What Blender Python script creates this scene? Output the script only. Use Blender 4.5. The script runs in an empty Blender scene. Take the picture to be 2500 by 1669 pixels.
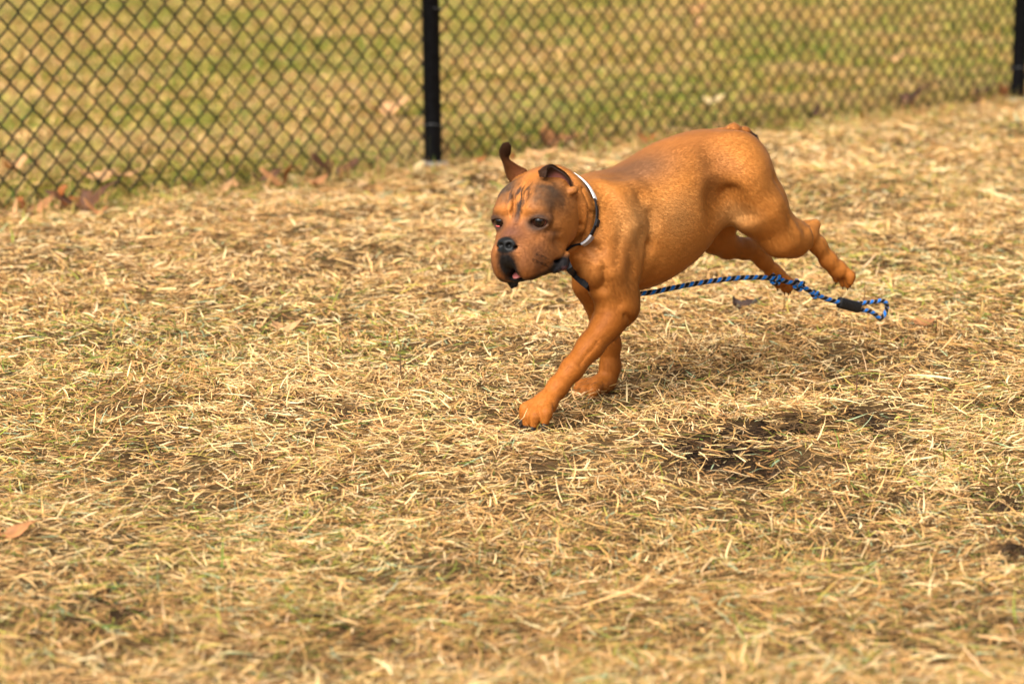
import bpy, math
import numpy as np
from mathutils import Vector, Matrix

sc = bpy.context.scene
col = sc.collection
rng = np.random.default_rng(7)
R = math.radians

# ------------------------------------------------------------------ camera
F_PX, CAM_H = 6000.0, 1.0
PITCH = math.atan(1204.5 / F_PX)
cd = bpy.data.cameras.new('camera')
cam = bpy.data.objects.new('camera', cd)
col.objects.link(cam)
cam.location = (0, 0, CAM_H)
cam.rotation_euler = (math.pi / 2 - PITCH, 0, 0)
cd.sensor_width = 36.0
cd.lens = F_PX / 2500.0 * 36.0
cd.clip_start, cd.clip_end = 0.05, 2000.0
cd.dof.use_dof = True
cd.dof.focus_distance = 4.42
cd.dof.aperture_fstop = 4.0
sc.camera = cam

# ------------------------------------------------------------------ world, sun, exposure
SUN_EL, SUN_AZ = R(46), R(212)          # azimuth clockwise from +Y: behind the camera, from the left
w = bpy.data.worlds.new('World')
sc.world = w
w.use_nodes = True
nt = w.node_tree
nt.nodes.clear()
sky = nt.nodes.new('ShaderNodeTexSky')
sky.sky_type = 'NISHITA'
sky.sun_disc = False
sky.sun_elevation = SUN_EL
sky.sun_rotation = SUN_AZ
sky.dust_density = 4.0
hs = nt.nodes.new('ShaderNodeHueSaturation')      # thin cloud: a whiter sky
hs.inputs['Saturation'].default_value = 0.35
bg = nt.nodes.new('ShaderNodeBackground')
bg.inputs['Strength'].default_value = 0.085
wo = nt.nodes.new('ShaderNodeOutputWorld')
nt.links.new(sky.outputs[0], hs.inputs['Color'])
nt.links.new(hs.outputs[0], bg.inputs[0])
nt.links.new(bg.outputs[0], wo.inputs[0])

sd = bpy.data.lights.new('sun', 'SUN')
sun = bpy.data.objects.new('sun', sd)
col.objects.link(sun)
sd.energy = 2.7
sd.angle = R(55)
sd.color = (1.0, 0.955, 0.88)
sdir = Vector((math.sin(SUN_AZ) * math.cos(SUN_EL), math.cos(SUN_AZ) * math.cos(SUN_EL), math.sin(SUN_EL)))
sun.rotation_euler = sdir.to_track_quat('Z', 'Y').to_euler()
sun.location = (-3, -2, 6)

sc.view_settings.view_transform = 'Standard'
sc.view_settings.look = 'None'
sc.view_settings.exposure = 1.25
sc.view_settings.gamma = 1.0
sc.render.engine = 'CYCLES'

# ------------------------------------------------------------------ geometry of the view (to place things at their real depth)
CF = np.array([0, math.cos(PITCH), -math.sin(PITCH)])
CU = np.array([0, math.sin(PITCH), math.cos(PITCH)])
CR = np.array([1.0, 0, 0])
CC = np.array([0, 0, CAM_H])


def ray(x, y):
    return CF + CR * (x - 1250) / F_PX + CU * (834.5 - y) / F_PX


def ground_at(x, y, z=0.0):
    d = ray(x, y)
    return CC + d * ((z - CAM_H) / d[2])


# ------------------------------------------------------------------ helpers
def tag(o, label=None, cat=None, group=None, kind=None):
    if label: o['label'] = label
    if cat: o['category'] = cat
    if group: o['group'] = group
    if kind: o['kind'] = kind
    return o


def mesh_obj(name, verts, faces, mat=None, parent=None, smooth=True, cols=None):
    verts = np.asarray(verts, dtype=np.float32)
    me = bpy.data.meshes.new(name)
    if isinstance(faces, np.ndarray) and faces.ndim == 2:
        k = faces.shape[1]
        me.vertices.add(len(verts)); me.vertices.foreach_set('co', verts.ravel())
        me.loops.add(faces.size); me.loops.foreach_set('vertex_index', faces.ravel().astype(np.int32))
        me.polygons.add(len(faces)); me.polygons.foreach_set('loop_start', (np.arange(len(faces)) * k).astype(np.int32))
        me.update(calc_edges=True)
    else:
        me.from_pydata([tuple(map(float, v)) for v in verts], [], [tuple(int(i) for i in f) for f in faces])
    me.polygons.foreach_set('use_smooth', np.full(len(me.polygons), smooth))
    if cols is not None:
        a = me.attributes.new('Col', 'FLOAT_COLOR', 'POINT')
        c = np.ones((len(verts), 4), np.float32); c[:, :np.asarray(cols).shape[1]] = cols
        a.data.foreach_set('color', c.ravel())
    if mat: me.materials.append(mat)
    me.update()
    o = bpy.data.objects.new(name, me)
    col.objects.link(o)
    if parent: o.parent = parent
    return o


def empty(name, loc=(0, 0, 0), rz=0.0):
    o = bpy.data.objects.new(name, None)
    o.empty_display_size = 0.1
    o.location = loc
    o.rotation_euler = (0, 0, rz)
    col.objects.link(o)
    return o


def tube(path, rad, sides=8, closed=False, cap=True):
    P = np.asarray(path, float); n = len(P)
    rad = np.broadcast_to(np.asarray(rad, float), (n,))
    T = np.gradient(P, axis=0)
    if closed: T = np.roll(P, -1, 0) - np.roll(P, 1, 0)
    T /= np.linalg.norm(T, axis=1)[:, None] + 1e-12
    up = np.array([0.13, 0.21, 0.97])
    N = np.cross(T[0], up); N /= np.linalg.norm(N)
    V = []
    for i in range(n):
        N = N - T[i] * (N @ T[i]); N /= np.linalg.norm(N)
        B = np.cross(T[i], N)
        a = np.linspace(0, 2 * math.pi, sides, endpoint=False)
        V.append(P[i] + rad[i] * (np.cos(a)[:, None] * N + np.sin(a)[:, None] * B))
    V = np.concatenate(V); Fc = []
    for i in range(n if closed else n - 1):
        j = (i + 1) % n
        for k in range(sides):
            k2 = (k + 1) % sides
            Fc.append((i * sides + k, i * sides + k2, j * sides + k2, j * sides + k))
    if cap and not closed:
        Fc.append(tuple(range(sides))[::-1]); Fc.append(tuple((n - 1) * sides + k for k in range(sides)))
    return V, Fc


def join(*parts):
    V, Fc, o = [], [], 0
    for v, f in parts:
        V.append(np.asarray(v)); Fc += [tuple(i + o for i in q) for q in f]; o += len(v)
    return np.concatenate(V), Fc


def spline(pts, n):
    P = np.asarray(pts, float)
    d = np.r_[0, np.cumsum(np.linalg.norm(np.diff(P, axis=0), axis=1))]
    Q = np.vstack([2 * P[0] - P[1], P, 2 * P[-1] - P[-2]])
    t = np.linspace(0, d[-1], n); out = []
    for x in t:
        i = min(max(np.searchsorted(d, x, side='right') - 1, 0), len(P) - 2)
        s = (x - d[i]) / (d[i + 1] - d[i] + 1e-12)
        a, b, c, e = Q[i], Q[i + 1], Q[i + 2], Q[i + 3]
        out.append(0.5 * (2 * b + (c - a) * s + (2 * a - 5 * b + 4 * c - e) * s * s + (3 * b - a - 3 * c + e) * s ** 3))
    return np.array(out)


# value noise in 2-D / 3-D (numpy)
_tab = np.random.default_rng(3).random(65536).astype(np.float32)


def _h(*c):
    h = np.zeros_like(c[0])
    for q, m in zip(c, (73856093, 19349663, 83492791)):
        h = h ^ (q * m)
    return _tab[(h ^ (h >> 13)) & 65535]


def noise(p, scale):
    p = np.asarray(p) * scale
    i = np.floor(p).astype(np.int64); f = p - i; f = f * f * (3 - 2 * f)
    D = p.shape[1]; out = 0
    for c in range(1 << D):
        bits = [(c >> k) & 1 for k in range(D)]
        wgt = np.ones(len(p))
        for k in range(D):
            wgt = wgt * (f[:, k] if bits[k] else 1 - f[:, k])
        out = out + wgt * _h(*[i[:, k] + bits[k] for k in range(D)])
    return out


def fbm(p, scale, octv=4):
    s, a, t = 0, 1.0, 0
    for k in range(octv):
        s = s + a * noise(p, scale * 2 ** k); t += a; a *= 0.5
    return s / t


# ------------------------------------------------------------------ materials
def new_mat(name):
    m = bpy.data.materials.new(name); m.use_nodes = True
    return m, m.node_tree, m.node_tree.nodes['Principled BSDF']


def plain(name, colr, rough=0.6, metal=0.0, noise_scale=None, var=0.25, bump=0.0, coat=0.0, spec=.25):
    m, t, b = new_mat(name)
    b.inputs['Specular IOR Level'].default_value = spec
    b.inputs['Roughness'].default_value = rough
    b.inputs['Metallic'].default_value = metal
    b.inputs['Coat Weight'].default_value = coat
    if noise_scale:
        tc = t.nodes.new('ShaderNodeTexCoord')
        n = t.nodes.new('ShaderNodeTexNoise'); n.inputs['Scale'].default_value = noise_scale; n.inputs['Detail'].default_value = 5
        r = t.nodes.new('ShaderNodeValToRGB')
        r.color_ramp.elements[0].position = 0.3; r.color_ramp.elements[1].position = 0.7
        r.color_ramp.elements[0].color = (*[c * (1 - var) for c in colr], 1)
        r.color_ramp.elements[1].color = (*[min(1, c * (1 + var)) for c in colr], 1)
        t.links.new(tc.outputs['Object'], n.inputs['Vector']); t.links.new(n.outputs[0], r.inputs[0]); t.links.new(r.outputs[0], b.inputs['Base Color'])
        if bump:
            bp = t.nodes.new('ShaderNodeBump'); bp.inputs['Strength'].default_value = bump; bp.inputs['Distance'].default_value = 0.002
            t.links.new(n.outputs[0], bp.inputs['Height']); t.links.new(bp.outputs[0], b.inputs['Normal'])
    else:
        b.inputs['Base Color'].default_value = (*colr, 1)
    return m


def attr_mat(name, rough=0.6, trans=0.0, spec=.15):
    m, t, b = new_mat(name)
    b.inputs['Specular IOR Level'].default_value = spec
    a = t.nodes.new('ShaderNodeAttribute'); a.attribute_name = 'Col'
    t.links.new(a.outputs['Color'], b.inputs['Base Color'])
    b.inputs['Roughness'].default_value = rough
    if trans:
        tr = t.nodes.new('ShaderNodeBsdfTranslucent'); mx = t.nodes.new('ShaderNodeMixShader')
        mx.inputs[0].default_value = trans
        t.links.new(a.outputs['Color'], tr.inputs[0])
        t.links.new(b.outputs[0], mx.inputs[1]); t.links.new(tr.outputs[0], mx.inputs[2])
        t.links.new(mx.outputs[0], t.nodes['Material Output'].inputs[0])
    return m


# ------------------------------------------------------------------ the ground
POST1 = ground_at(1058, 402)
POST2 = ground_at(2484, 244)
FD = (POST2 - POST1); SPAN = float(np.linalg.norm(FD)); FD = FD / SPAN
FN = np.array([-FD[1], FD[0], 0.0])          # points away from the camera, beyond the fence
FENCE_RZ = math.atan2(FD[1], FD[0])

# bare dark earth seen in the photograph: pixel x, y, radius x (px), strength
SOIL = [(1830, 1075, 120, .85), (1960, 1055, 90, .8), (2120, 1040, 80, .7), (1740, 1110, 90, .6), (1900, 1150, 120, .5),
        (2080, 1235, 90, .5), (2440, 1220, 90, .65), (2470, 1340, 110, .55), (400, 1090, 90, .42), (880, 1020, 60, .5),
        (1630, 900, 60, .45), (2060, 925, 50, .6), (2030, 1600, 150, .35), (330, 1430, 120, .4), (250, 1510, 120, .4),
        (1180, 1620, 150, .4), (830, 1480, 120, .4), (900, 650, 70, .35), (640, 630, 80, .35), (1180, 445, 110, .6),
        (1310, 1180, 70, .4), (2240, 1390, 100, .4), (700, 1700, 200, .4), (1640, 1560, 120, .3), (1280, 1420, 120, .3),
        (2150, 745, 40, .3), (1770, 905, 40, .4), (1260, 1330, 80, .3), (90, 1130, 60, .4), (560, 1560, 110, .4), (2370, 1560, 130, .45)]
SOILW = []
for x, y, r, s in SOIL:
    g = ground_at(x, y); k = np.linalg.norm(g - CC) / F_PX
    SOILW.append((g[0], g[1], r * k, s))


def soil_mask(p):
    m = np.zeros(len(p))
    wob = (fbm(p, 13.0, 4) - .5) * 3.2
    for x, y, r, s in SOILW:
        d = np.hypot(p[:, 0] - x, (p[:, 1] - y) * .72) / r + wob
        m = np.maximum(m, s * np.clip(1.5 - d, 0, 1))
    return m


def beyond(p):
    return (p[:, 0] - POST1[0]) * FN[0] + (p[:, 1] - POST1[1]) * FN[1]


def ground_z(p):
    near = np.clip(1 - beyond(p) / 3.0, .35, 1)
    z = (fbm(p, 2.2, 3) - .5) * .05 + (fbm(p + 31, 9.0, 3) - .5) * .028
    sm = soil_mask(p)
    z = z * near - sm * .012 + sm * (fbm(p, 40., 2) - .5) * .02
    d = np.minimum(np.hypot(p[:, 0], p[:, 1] - 4) / 30, 1)
    z = z * np.clip(np.abs(beyond(p)) / .5, .12, 1) - .012 * np.exp(-(beyond(p) / .22) ** 2)
    # keep the ground level under the paws and the fence posts
    for q in PAWS:
        z = z * np.clip(np.hypot(p[:, 0] - q[0], p[:, 1] - q[1]) / .12 - .2, 0, 1)
    for q in (POST1, POST2):
        z = z * np.clip(np.hypot(p[:, 0] - q[0], p[:, 1] - q[1]) / .15 - .2, 0, 1)
    z = z - .026 * np.exp(-(np.hypot(p[:, 0] - PAWS[0][0], p[:, 1] - PAWS[0][1] + .02) / .10) ** 2)
    return z * (1 - d)


HEAD_A = R(35)
DF = np.array([-math.cos(HEAD_A), -math.sin(HEAD_A), 0.0])     # the way the dog runs
DL = np.array([math.sin(HEAD_A), -math.cos(HEAD_A), 0.0])      # its left side
DOG_O = ground_at(1455, 960) + DL * 0.07


def dog_at(x, y, l):
    d = ray(x, y); t = ((DOG_O + DL * l - CC) @ DL) / (d @ DL)
    P = CC + t * d - DOG_O
    return np.array([P @ DF, P @ DL, P[2]])


def dog_world(q):
    return DOG_O + DF * q[0] + DL * q[1] + np.array([0, 0, q[2]])


PAWS = [dog_world(dog_at(1305, 1030, .075)), dog_world(dog_at(1445, 955, -.07))]

def make_ground():
    n = 340
    u = np.linspace(0, 1, n)
    xs = -3.5 + 8.5 * u
    ys = 2.0 + 16.0 * u ** 1.35
    X, Y = np.meshgrid(xs, ys, indexing='ij')
    big = [-900, -200, -40, -12]
    xs2 = np.r_[big, xs, [12, 40, 200, 900]]; ys2 = np.r_[[-300, -60, -15, -4], ys, [30, 70, 250, 1200]]
    X, Y = np.meshgrid(xs2, ys2, indexing='ij')
    p = np.c_[X.ravel(), Y.ravel()]
    z = ground_z(p)
    edge = (np.abs(p[:, 0]) > 8) | (p[:, 1] < 1.9) | (p[:, 1] > 19)
    z[edge] = 0
    nx, ny = len(xs2), len(ys2)
    i, j = np.meshgrid(np.arange(nx - 1), np.arange(ny - 1), indexing='ij')
    a = (i * ny + j).ravel()
    q = np.c_[a, a + ny, a + ny + 1, a + 1]
    # thatch and soil colours that belong to the ground itself
    sm = soil_mask(p); b = np.clip(beyond(p) / .5 + .5, 0, 1)
    nz = fbm(p, 14., 3)[:, None]; n2 = fbm(p + 9, 2.2, 3)
    straw = np.array([.10, .062, .028]) * (.6 + .8 * nz)
    soil = np.array([.020, .013, .009]) * (.6 + .8 * nz)
    c = straw + (soil - straw) * np.clip(sm * 1.8, 0, 1)[:, None]
    green = np.array([.18, .155, .03]) * (.6 + .8 * nz); tan = np.array([.34, .23, .085]) * (.7 + .6 * nz)
    gt = green + (tan - green) * np.clip((n2 - .42) * 5, 0, 1)[:, None]
    c = c + (gt - c) * b[:, None]
    m, t, bs = new_mat('ground_thatch')
    at = t.nodes.new('ShaderNodeAttribute'); at.attribute_name = 'Col'
    ns = t.nodes.new('ShaderNodeTexNoise'); ns.inputs['Scale'].default_value = 90; ns.inputs['Detail'].default_value = 6
    tc = t.nodes.new('ShaderNodeTexCoord'); t.links.new(tc.outputs['Object'], ns.inputs['Vector'])
    mp = t.nodes.new('ShaderNodeMapRange'); mp.inputs[1].default_value = .3; mp.inputs[2].default_value = .7; mp.inputs[3].default_value = .55; mp.inputs[4].default_value = 1.35
    t.links.new(ns.outputs[0], mp.inputs[0])
    mx = t.nodes.new('ShaderNodeVectorMath'); mx.operation = 'SCALE'
    t.links.new(at.outputs['Color'], mx.inputs[0]); t.links.new(mp.outputs[0], mx.inputs['Scale'])
    t.links.new(mx.outputs[0], bs.inputs['Base Color'])
    bp = t.nodes.new('ShaderNodeBump'); bp.inputs['Strength'].default_value = .8; bp.inputs['Distance'].default_value = .01
    t.links.new(ns.outputs[0], bp.inputs['Height']); t.links.new(bp.outputs[0], bs.inputs['Normal'])
    bs.inputs['Roughness'].default_value = .95; bs.inputs['Specular IOR Level'].default_value = 0.0
    o = mesh_obj('ground', np.c_[p, z], q, m, None, True, c)
    tag(o, 'uneven ground of dry thatch and dark bare soil patches', 'ground', kind='structure')
    return o


make_ground()

STRAW = attr_mat('dry_straw', .65, .14, .07)


def blades(name, N, region, length, width, palette, weights, lie, density, seed, wscale=None, segs=3, flow=.9, curve=.55):
    """ribbon blades, each a bent strip; region(n, rng) -> candidate xy"""
    r = np.random.default_rng(seed)
    P = region(int(N * 1.9), r)
    keep = r.random(len(P)) < density(P, r)
    P = P[keep][:N]; n = len(P)
    z0 = ground_z(P)
    ang = (fbm(P, 1.6, 2) - .5) * 2 * math.pi * flow + r.normal(0, .75, n) + np.where(r.random(n) < .5, 0, math.pi) + .25
    L = r.uniform(*length, n) * (1 + .5 * (r.random(n) < .08))
    W = r.uniform(*width, n)
    if wscale is not None: W = W * wscale(P)
    el = np.abs(r.normal(lie[0], lie[1], n)) * np.where(name.startswith('dry'), np.clip(-beyond(P) / .5, .25, 1), 1)             # rise angle of the blade
    bend = r.normal(-.5, .7, n) * np.clip(el * 2, .25, 1.3)
    side = r.normal(0, curve, n)
    base = r.uniform(-.004, .018, n) * (1 - .6 * soil_mask(P))
    ts = np.linspace(0, 1, segs + 1)
    pos = np.zeros((n, 3)); pos[:, :2] = P; pos[:, 2] = z0 + base
    out = np.zeros((n, segs + 1, 2, 3))
    roll = r.normal(0, .5, n)
    for k in range(segs + 1):
        a = ang + side * ts[k]; e = el + bend * ts[k]
        d = np.c_[np.cos(a) * np.cos(e), np.sin(a) * np.cos(e), np.sin(e)]
        if k: pos = pos + d * (L / segs)[:, None]
        pos[:, 2] = np.maximum(pos[:, 2], z0 - .004 + .003 * r.random(n))
        s = np.c_[-np.sin(a) * np.cos(roll), np.cos(a) * np.cos(roll), np.sin(roll)]
        wk = W * (1 - .8 * max(0, ts[k] - .45) / .55) * (.75 if k == 0 else 1)
        out[:, k, 0] = pos - s * wk[:, None] / 2; out[:, k, 1] = pos + s * wk[:, None] / 2
    V = out.reshape(-1, 3)
    b0 = (np.arange(n) * 2 * (segs + 1))[:, None]
    fs = [np.c_[b0 + 2 * k, b0 + 2 * k + 1, b0 + 2 * k + 3, b0 + 2 * k + 2] for k in range(segs)]
    Fq = np.concatenate(fs)
    pal = np.array(palette)
    idx = weights(P, r)
    c = pal[idx] * (r.uniform(.80, 1.30, (n, 1)) if name.startswith('dry') else r.uniform(.70, 1.20, (n, 1))) * r.uniform(.94, 1.06, (n, 3))
    c = np.repeat(c, 2 * (segs + 1), axis=0)
    return mesh_obj(name, V, Fq, STRAW, None, True, np.clip(c, 0, .9))


PAL = [(.68, .42, .172), (.79, .56, .285), (.49, .27, .092), (.27, .14, .052), (.085, .046, .022), (.23, .24, .04), (.12, .17, .03), (.30, .36, .20), (.46, .36, .08)]


def near_region(n, r):
    y = 2.35 + (10.4 - 2.35) * r.random(n) ** 1.5
    x = r.uniform(-1, 1, n) * (.21 * y + .75) + .1
    return np.c_[x, y]


def A_(*v): return np.array(v, float)


def near_density(P, r):
    b = beyond(P)
    d = np.where(b > .75 * (fbm(P + 40, 5.0, 3) - .42), 0.0, 1.0)
    gap = np.clip((fbm(P, 6.0, 3) - .30) * 6, .5, 1)
    # trodden flat right in front of the landing paw
    pw = PAWS[0] + A_(-.01, -.045, 0)
    d = d * np.where(np.hypot((P[:, 0] - pw[0]) / .085, (P[:, 1] - pw[1]) / .085) < 1, .12, 1)
    return d * gap * (1 - .74 * np.clip((soil_mask(P) - .32) * 2.1 * (.45 + 1.1 * noise(P, 22.)), 0, 1))


def near_weights(P, r):
    g = fbm(P + 5, 1.3, 3); dk = soil_mask(P); n = len(P); u = r.random(n)
    pg = np.clip((g - .36) * .8, .075, .26)
    near = np.clip((4.0 - P[:, 1]) / 1.5, 0, 1)
    idx = np.select([u < .32, u < .54, u < .76, u < .92], [0, 1, 2, 3], 4)
    v = r.random(n)
    worn = np.clip((fbm(P + 70, 2.6, 3) - .47) * 5, 0, 1)
    idx = np.where((v < near * .36 + worn * .45) & (idx < 2), 2 + (u < .15), idx)
    idx = np.where((v < .30 * (1 - worn)) & (idx == 3), 0, idx)
    idx = np.where((v < 1.0 * dk), np.where(u < .45, 3, 4), idx)
    gg = r.random(n)
    idx = np.where(gg < pg, np.where(u < .4, 5, np.where(u < .6, 6, np.where(u < .8, 7, 8))), idx)
    return idx


def top_weights(P, r):
    idx = near_weights(P, r); u = r.random(len(P))
    return np.where((idx == 3) & (u < .6), 0, np.where((idx == 4) & (u < .7), 2, np.where((idx == 2) & (u < .35), 1, idx)))


def mat_weights(P, r):
    idx = near_weights(P, r); u = r.random(len(P))
    return np.where((idx <= 1) & (u < .35), 2, np.where((idx == 2) & (u < .40), 3, np.where((idx == 3) & (u < .35), 4, idx)))


def join_objects(obs, name):
    V, Q, C, o = [], [], [], 0
    for ob in obs:
        me = ob.data; n = len(me.vertices)
        v = np.empty(n * 3, np.float32); me.vertices.foreach_get('co', v)
        q = np.empty(len(me.loops), np.int32); me.loops.foreach_get('vertex_index', q)
        c = np.empty(n * 4, np.float32); me.attributes['Col'].data.foreach_get('color', c)
        V.append(v.reshape(-1, 3)); Q.append(q.reshape(-1, 4) + o); C.append(c.reshape(-1, 4)); o += n
        bpy.data.objects.remove(ob); bpy.data.meshes.remove(me)
    return mesh_obj(name, np.concatenate(V), np.concatenate(Q), STRAW, None, True, np.concatenate(C))


def far_region(n, r):
    y = 6.0 + 14.0 * r.random(n) ** 1.1
    x = r.uniform(-1, 1, n) * (.215 * y + .9) + .2
    return np.c_[x, y]


def far_density(P, r):
    return np.where(beyond(P) > .9 * (fbm(P + 60, 5.0, 3) - .55), 1.0, 0.0)


def far_weights(P, r):
    g = np.clip((.6 * fbm(P * [1, .5] + 3, 1.6, 3) + .4 * fbm(P * [1, .6] + 8, 7.0, 2) - .41) * 5.0, 0.06, .9); n = len(P); u = r.random(n)
    gi = np.select([u < .38, u < .52, u < .80], [5, 8, 6], 3)
    ti = np.select([u < .28, u < .55, u < .72, u < .92], [0, 2, 8, 3], 4)
    return np.where(r.random(n) < g, gi, ti)


if True:
    wsc = lambda P: np.clip(P[:, 1] / 4.2, .8, 2.2)
    parts = [blades('dry_grass_mat', 300000, near_region, (.012, .040), (.0016, .0038), PAL, near_weights, (.05, .14), near_density, 16, wsc, segs=1),
             blades('dry_grass', 110000, near_region, (.014, .050), (.0012, .0028), PAL, near_weights, (.08, .20), near_density, 11, wsc, segs=2, curve=.8),
             blades('dry_grass_top', 75000, near_region, (.014, .055), (.0014, .0036), PAL, top_weights, (.12, .26), near_density, 14, wsc, segs=3, curve=1.1),
             blades('dry_grass_long', 1800, near_region, (.05, .10), (.0022, .0042), PAL, top_weights, (.14, .14), near_density, 15, wsc, segs=3)]
    o = join_objects(parts, 'dry_grass')
    tag(o, 'matted dry straw-coloured grass covering the dog run', 'dry grass', kind='stuff')
    o = blades('pasture_grass', 110000, far_region, (.02, .055), (.002, .004), PAL, far_weights, (.5, .4), far_density, 12, lambda P: np.clip(P[:, 1] / 5, 1, 3), segs=2)
    tag(o, 'short green and tan turf beyond the chain-link fence', 'turf', kind='stuff')
    # green tussocks along the foot of the fence
    def foot_region(n, r):
        s = r.uniform(-2.2, 4.2, n); k = r.normal(.02, .16, n)
        return np.c_[POST1[0] + FD[0] * s + FN[0] * k, POST1[1] + FD[1] * s + FN[1] * k]
    def foot_density(P, r):
        d = np.clip((fbm(P + 17, 4.0, 3) - .46) * 7, .05, 1)
        for q in (POST1, POST2): d = d * np.where(np.hypot(P[:, 0] - q[0], P[:, 1] - q[1] + .08) < .14, .12, 1)
        return d
    def foot_weights(P, r):
        u = r.random(len(P)); return np.select([u < .22, u < .36, u < .46, u < .66, u < .85], [5, 6, 8, 2, 0], 3)
    o = blades('fence_foot_grass', 7000, foot_region, (.03, .085), (.002, .004), PAL, foot_weights, (.65, .35), foot_density, 13, segs=3)
    tag(o, 'longer uncut grass tufts along the foot of the fence', 'grass', kind='stuff')
    # crumbs of dug-up soil on the bare patches
    r = np.random.default_rng(77)
    P = near_region(260000, r)
    P = P[(r.random(len(P)) < np.clip((soil_mask(P) - .35) * 1.2, 0, 1)) & (beyond(P) < 0)][:9000]
    n = len(P); base = np.array([(1, 0, 0), (-1, 0, 0), (0, 1, 0), (0, -1, 0), (0, 0, 1), (0, 0, -1)], float)
    fq = np.array([(0, 2, 4), (2, 1, 4), (1, 3, 4), (3, 0, 4), (2, 0, 5), (1, 2, 5), (3, 1, 5), (0, 3, 5)])
    sz = r.gamma(2.0, .0012, n)
    V = base[None] * (sz[:, None, None] * r.uniform(.5, 1.4, (n, 6, 1))) + r.normal(0, .25, (n, 6, 3)) * sz[:, None, None]
    V[:, :, 0] += P[:, :1]; V[:, :, 1] += P[:, 1:]; V[:, :, 2] += (ground_z(P) + sz * .3)[:, None]
    Fq = (fq[None] + (np.arange(n) * 6)[:, None, None]).reshape(-1, 3)
    c = np.repeat(np.array([[.030, .019, .012]]) * r.uniform(.5, 2.2, (n, 1)), 6, axis=0)
    o = mesh_obj('soil_crumbs', V.reshape(-1, 3), Fq, attr_mat('crumbly_soil', .95, 0, 0.0), None, False, c)
    tag(o, 'dark crumbs of soil strewn over the bare earth patches', 'soil', kind='stuff')

# ------------------------------------------------------------------ the dog: one continuous surface from blended volumes
def A(*v): return np.array(v, float)


def smin(a, b, k):
    h = np.maximum(k - np.abs(a - b), 0) / k
    return np.minimum(a, b) - h * h * k * .25


def smax(a, b, k): return -smin(-a, -b, k)


def cone(a, b, ra, rb):
    a = A(*a); b = A(*b); ba = b - a; L2 = ba @ ba

    def f(p):
        t = np.clip(((p - a) @ ba) / L2, 0, 1)
        q = p - a - t[:, None] * ba
        return np.sqrt((q * q).sum(1)) - (ra + (rb - ra) * t)
    return f


def ell(c, r, rot=None):
    c = A(*c); r = A(*r)

    def f(p):
        q = p - c
        if rot is not None: q = q @ rot           # columns of rot are the ellipsoid's axes
        k0 = np.sqrt(((q / r) ** 2).sum(1)); k1 = np.sqrt(((q / (r * r)) ** 2).sum(1)) + 1e-9
        return k0 * (k0 - 1) / k1
    return f


def rotm(z=0, y=0, x=0):
    return np.array((Matrix.Rotation(R(z), 3, 'Z') @ Matrix.Rotation(R(y), 3, 'Y') @ Matrix.Rotation(R(x), 3, 'X')))


def chain(pts, rads):
    fs = [cone(pts[i], pts[i + 1], rads[i], rads[i + 1]) for i in range(len(pts) - 1)]

    def f(p):
        d = fs[0](p)
        for g in fs[1:]: d = smin(d, g(p), .012)
        return d
    return f


def group(ops):
    def f(p):
        d = None
        for kind, fn, k in ops:
            e = fn(p)
            if d is None: d = e
            elif kind == 'u': d = smin(d, e, k)
            else: d = smax(d, -e, k)
        return d
    return f


U, S = 'u', 's'
# --- trunk: cross-sections along the spine (f, top, bottom, half width)
TR = np.array([
    (.132, .355, .318, .026), (.120, .380, .298, .046), (.096, .403, .266, .069), (.060, .417, .230, .087), (.010, .427, .208, .096),
    (-.045, .446, .208, .100), (-.095, .468, .222, .098), (-.145, .481, .246, .091), (-.190, .487, .285, .082), (-.230, .484, .325, .078),
    (-.262, .471, .350, .070), (-.290, .447, .372, .056), (-.312, .424, .395, .028)])

TR = spline(TR, 160)


def trunk(p):
    f = np.clip(p[:, 0], TR[-1, 0], TR[0, 0])
    g = lambda k: np.interp(f, TR[::-1, 0], TR[::-1, k])
    top, bot, wd = g(1), g(2), g(3)
    zc = (top + bot) / 2; hh = (top - bot) / 2
    e = 2.25
    q = (np.abs(p[:, 1] / wd) ** e + np.abs((p[:, 2] - zc) / hh) ** e) ** (1 / e)
    d = (q - 1) * np.minimum(wd, hh)
    ex = np.maximum(np.maximum(p[:, 0] - TR[0, 0], TR[-1, 0] - p[:, 0]), 0)
    return np.where(ex > 0, np.sqrt(np.maximum(d, 0) ** 2 + ex ** 2), d)


da = dog_at
# near (left) foreleg
NF = [da(1478, 560, .075), da(1462, 640, .085), da(1512, 752, .088), da(1486, 792, .088), da(1442, 848, .086), da(1396, 906, .083), da(1357, 950, .08), da(1330, 985, .078)]
near_fore = group([
    (U, ell(da(1512, 570, .062), (.052, .032, .098), rotm(0, -18, 0)), .02),
    (U, chain([da(1478, 590, .070), da(1470, 650, .078), da(1508, 748, .084)], [.044, .043, .033]), .03),
    (U, chain([da(1530, 640, .070), da(1528, 750, .083)], [.034, .018]), .025),
    (U, chain([da(1508, 752, .086), da(1482, 792, .088), da(1440, 846, .089), da(1397, 900, .090), da(1362, 944, .091), da(1335, 980, .092)],
              [.0275, .0262, .0220, .0190, .0170, .0175]), .02),
])


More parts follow.
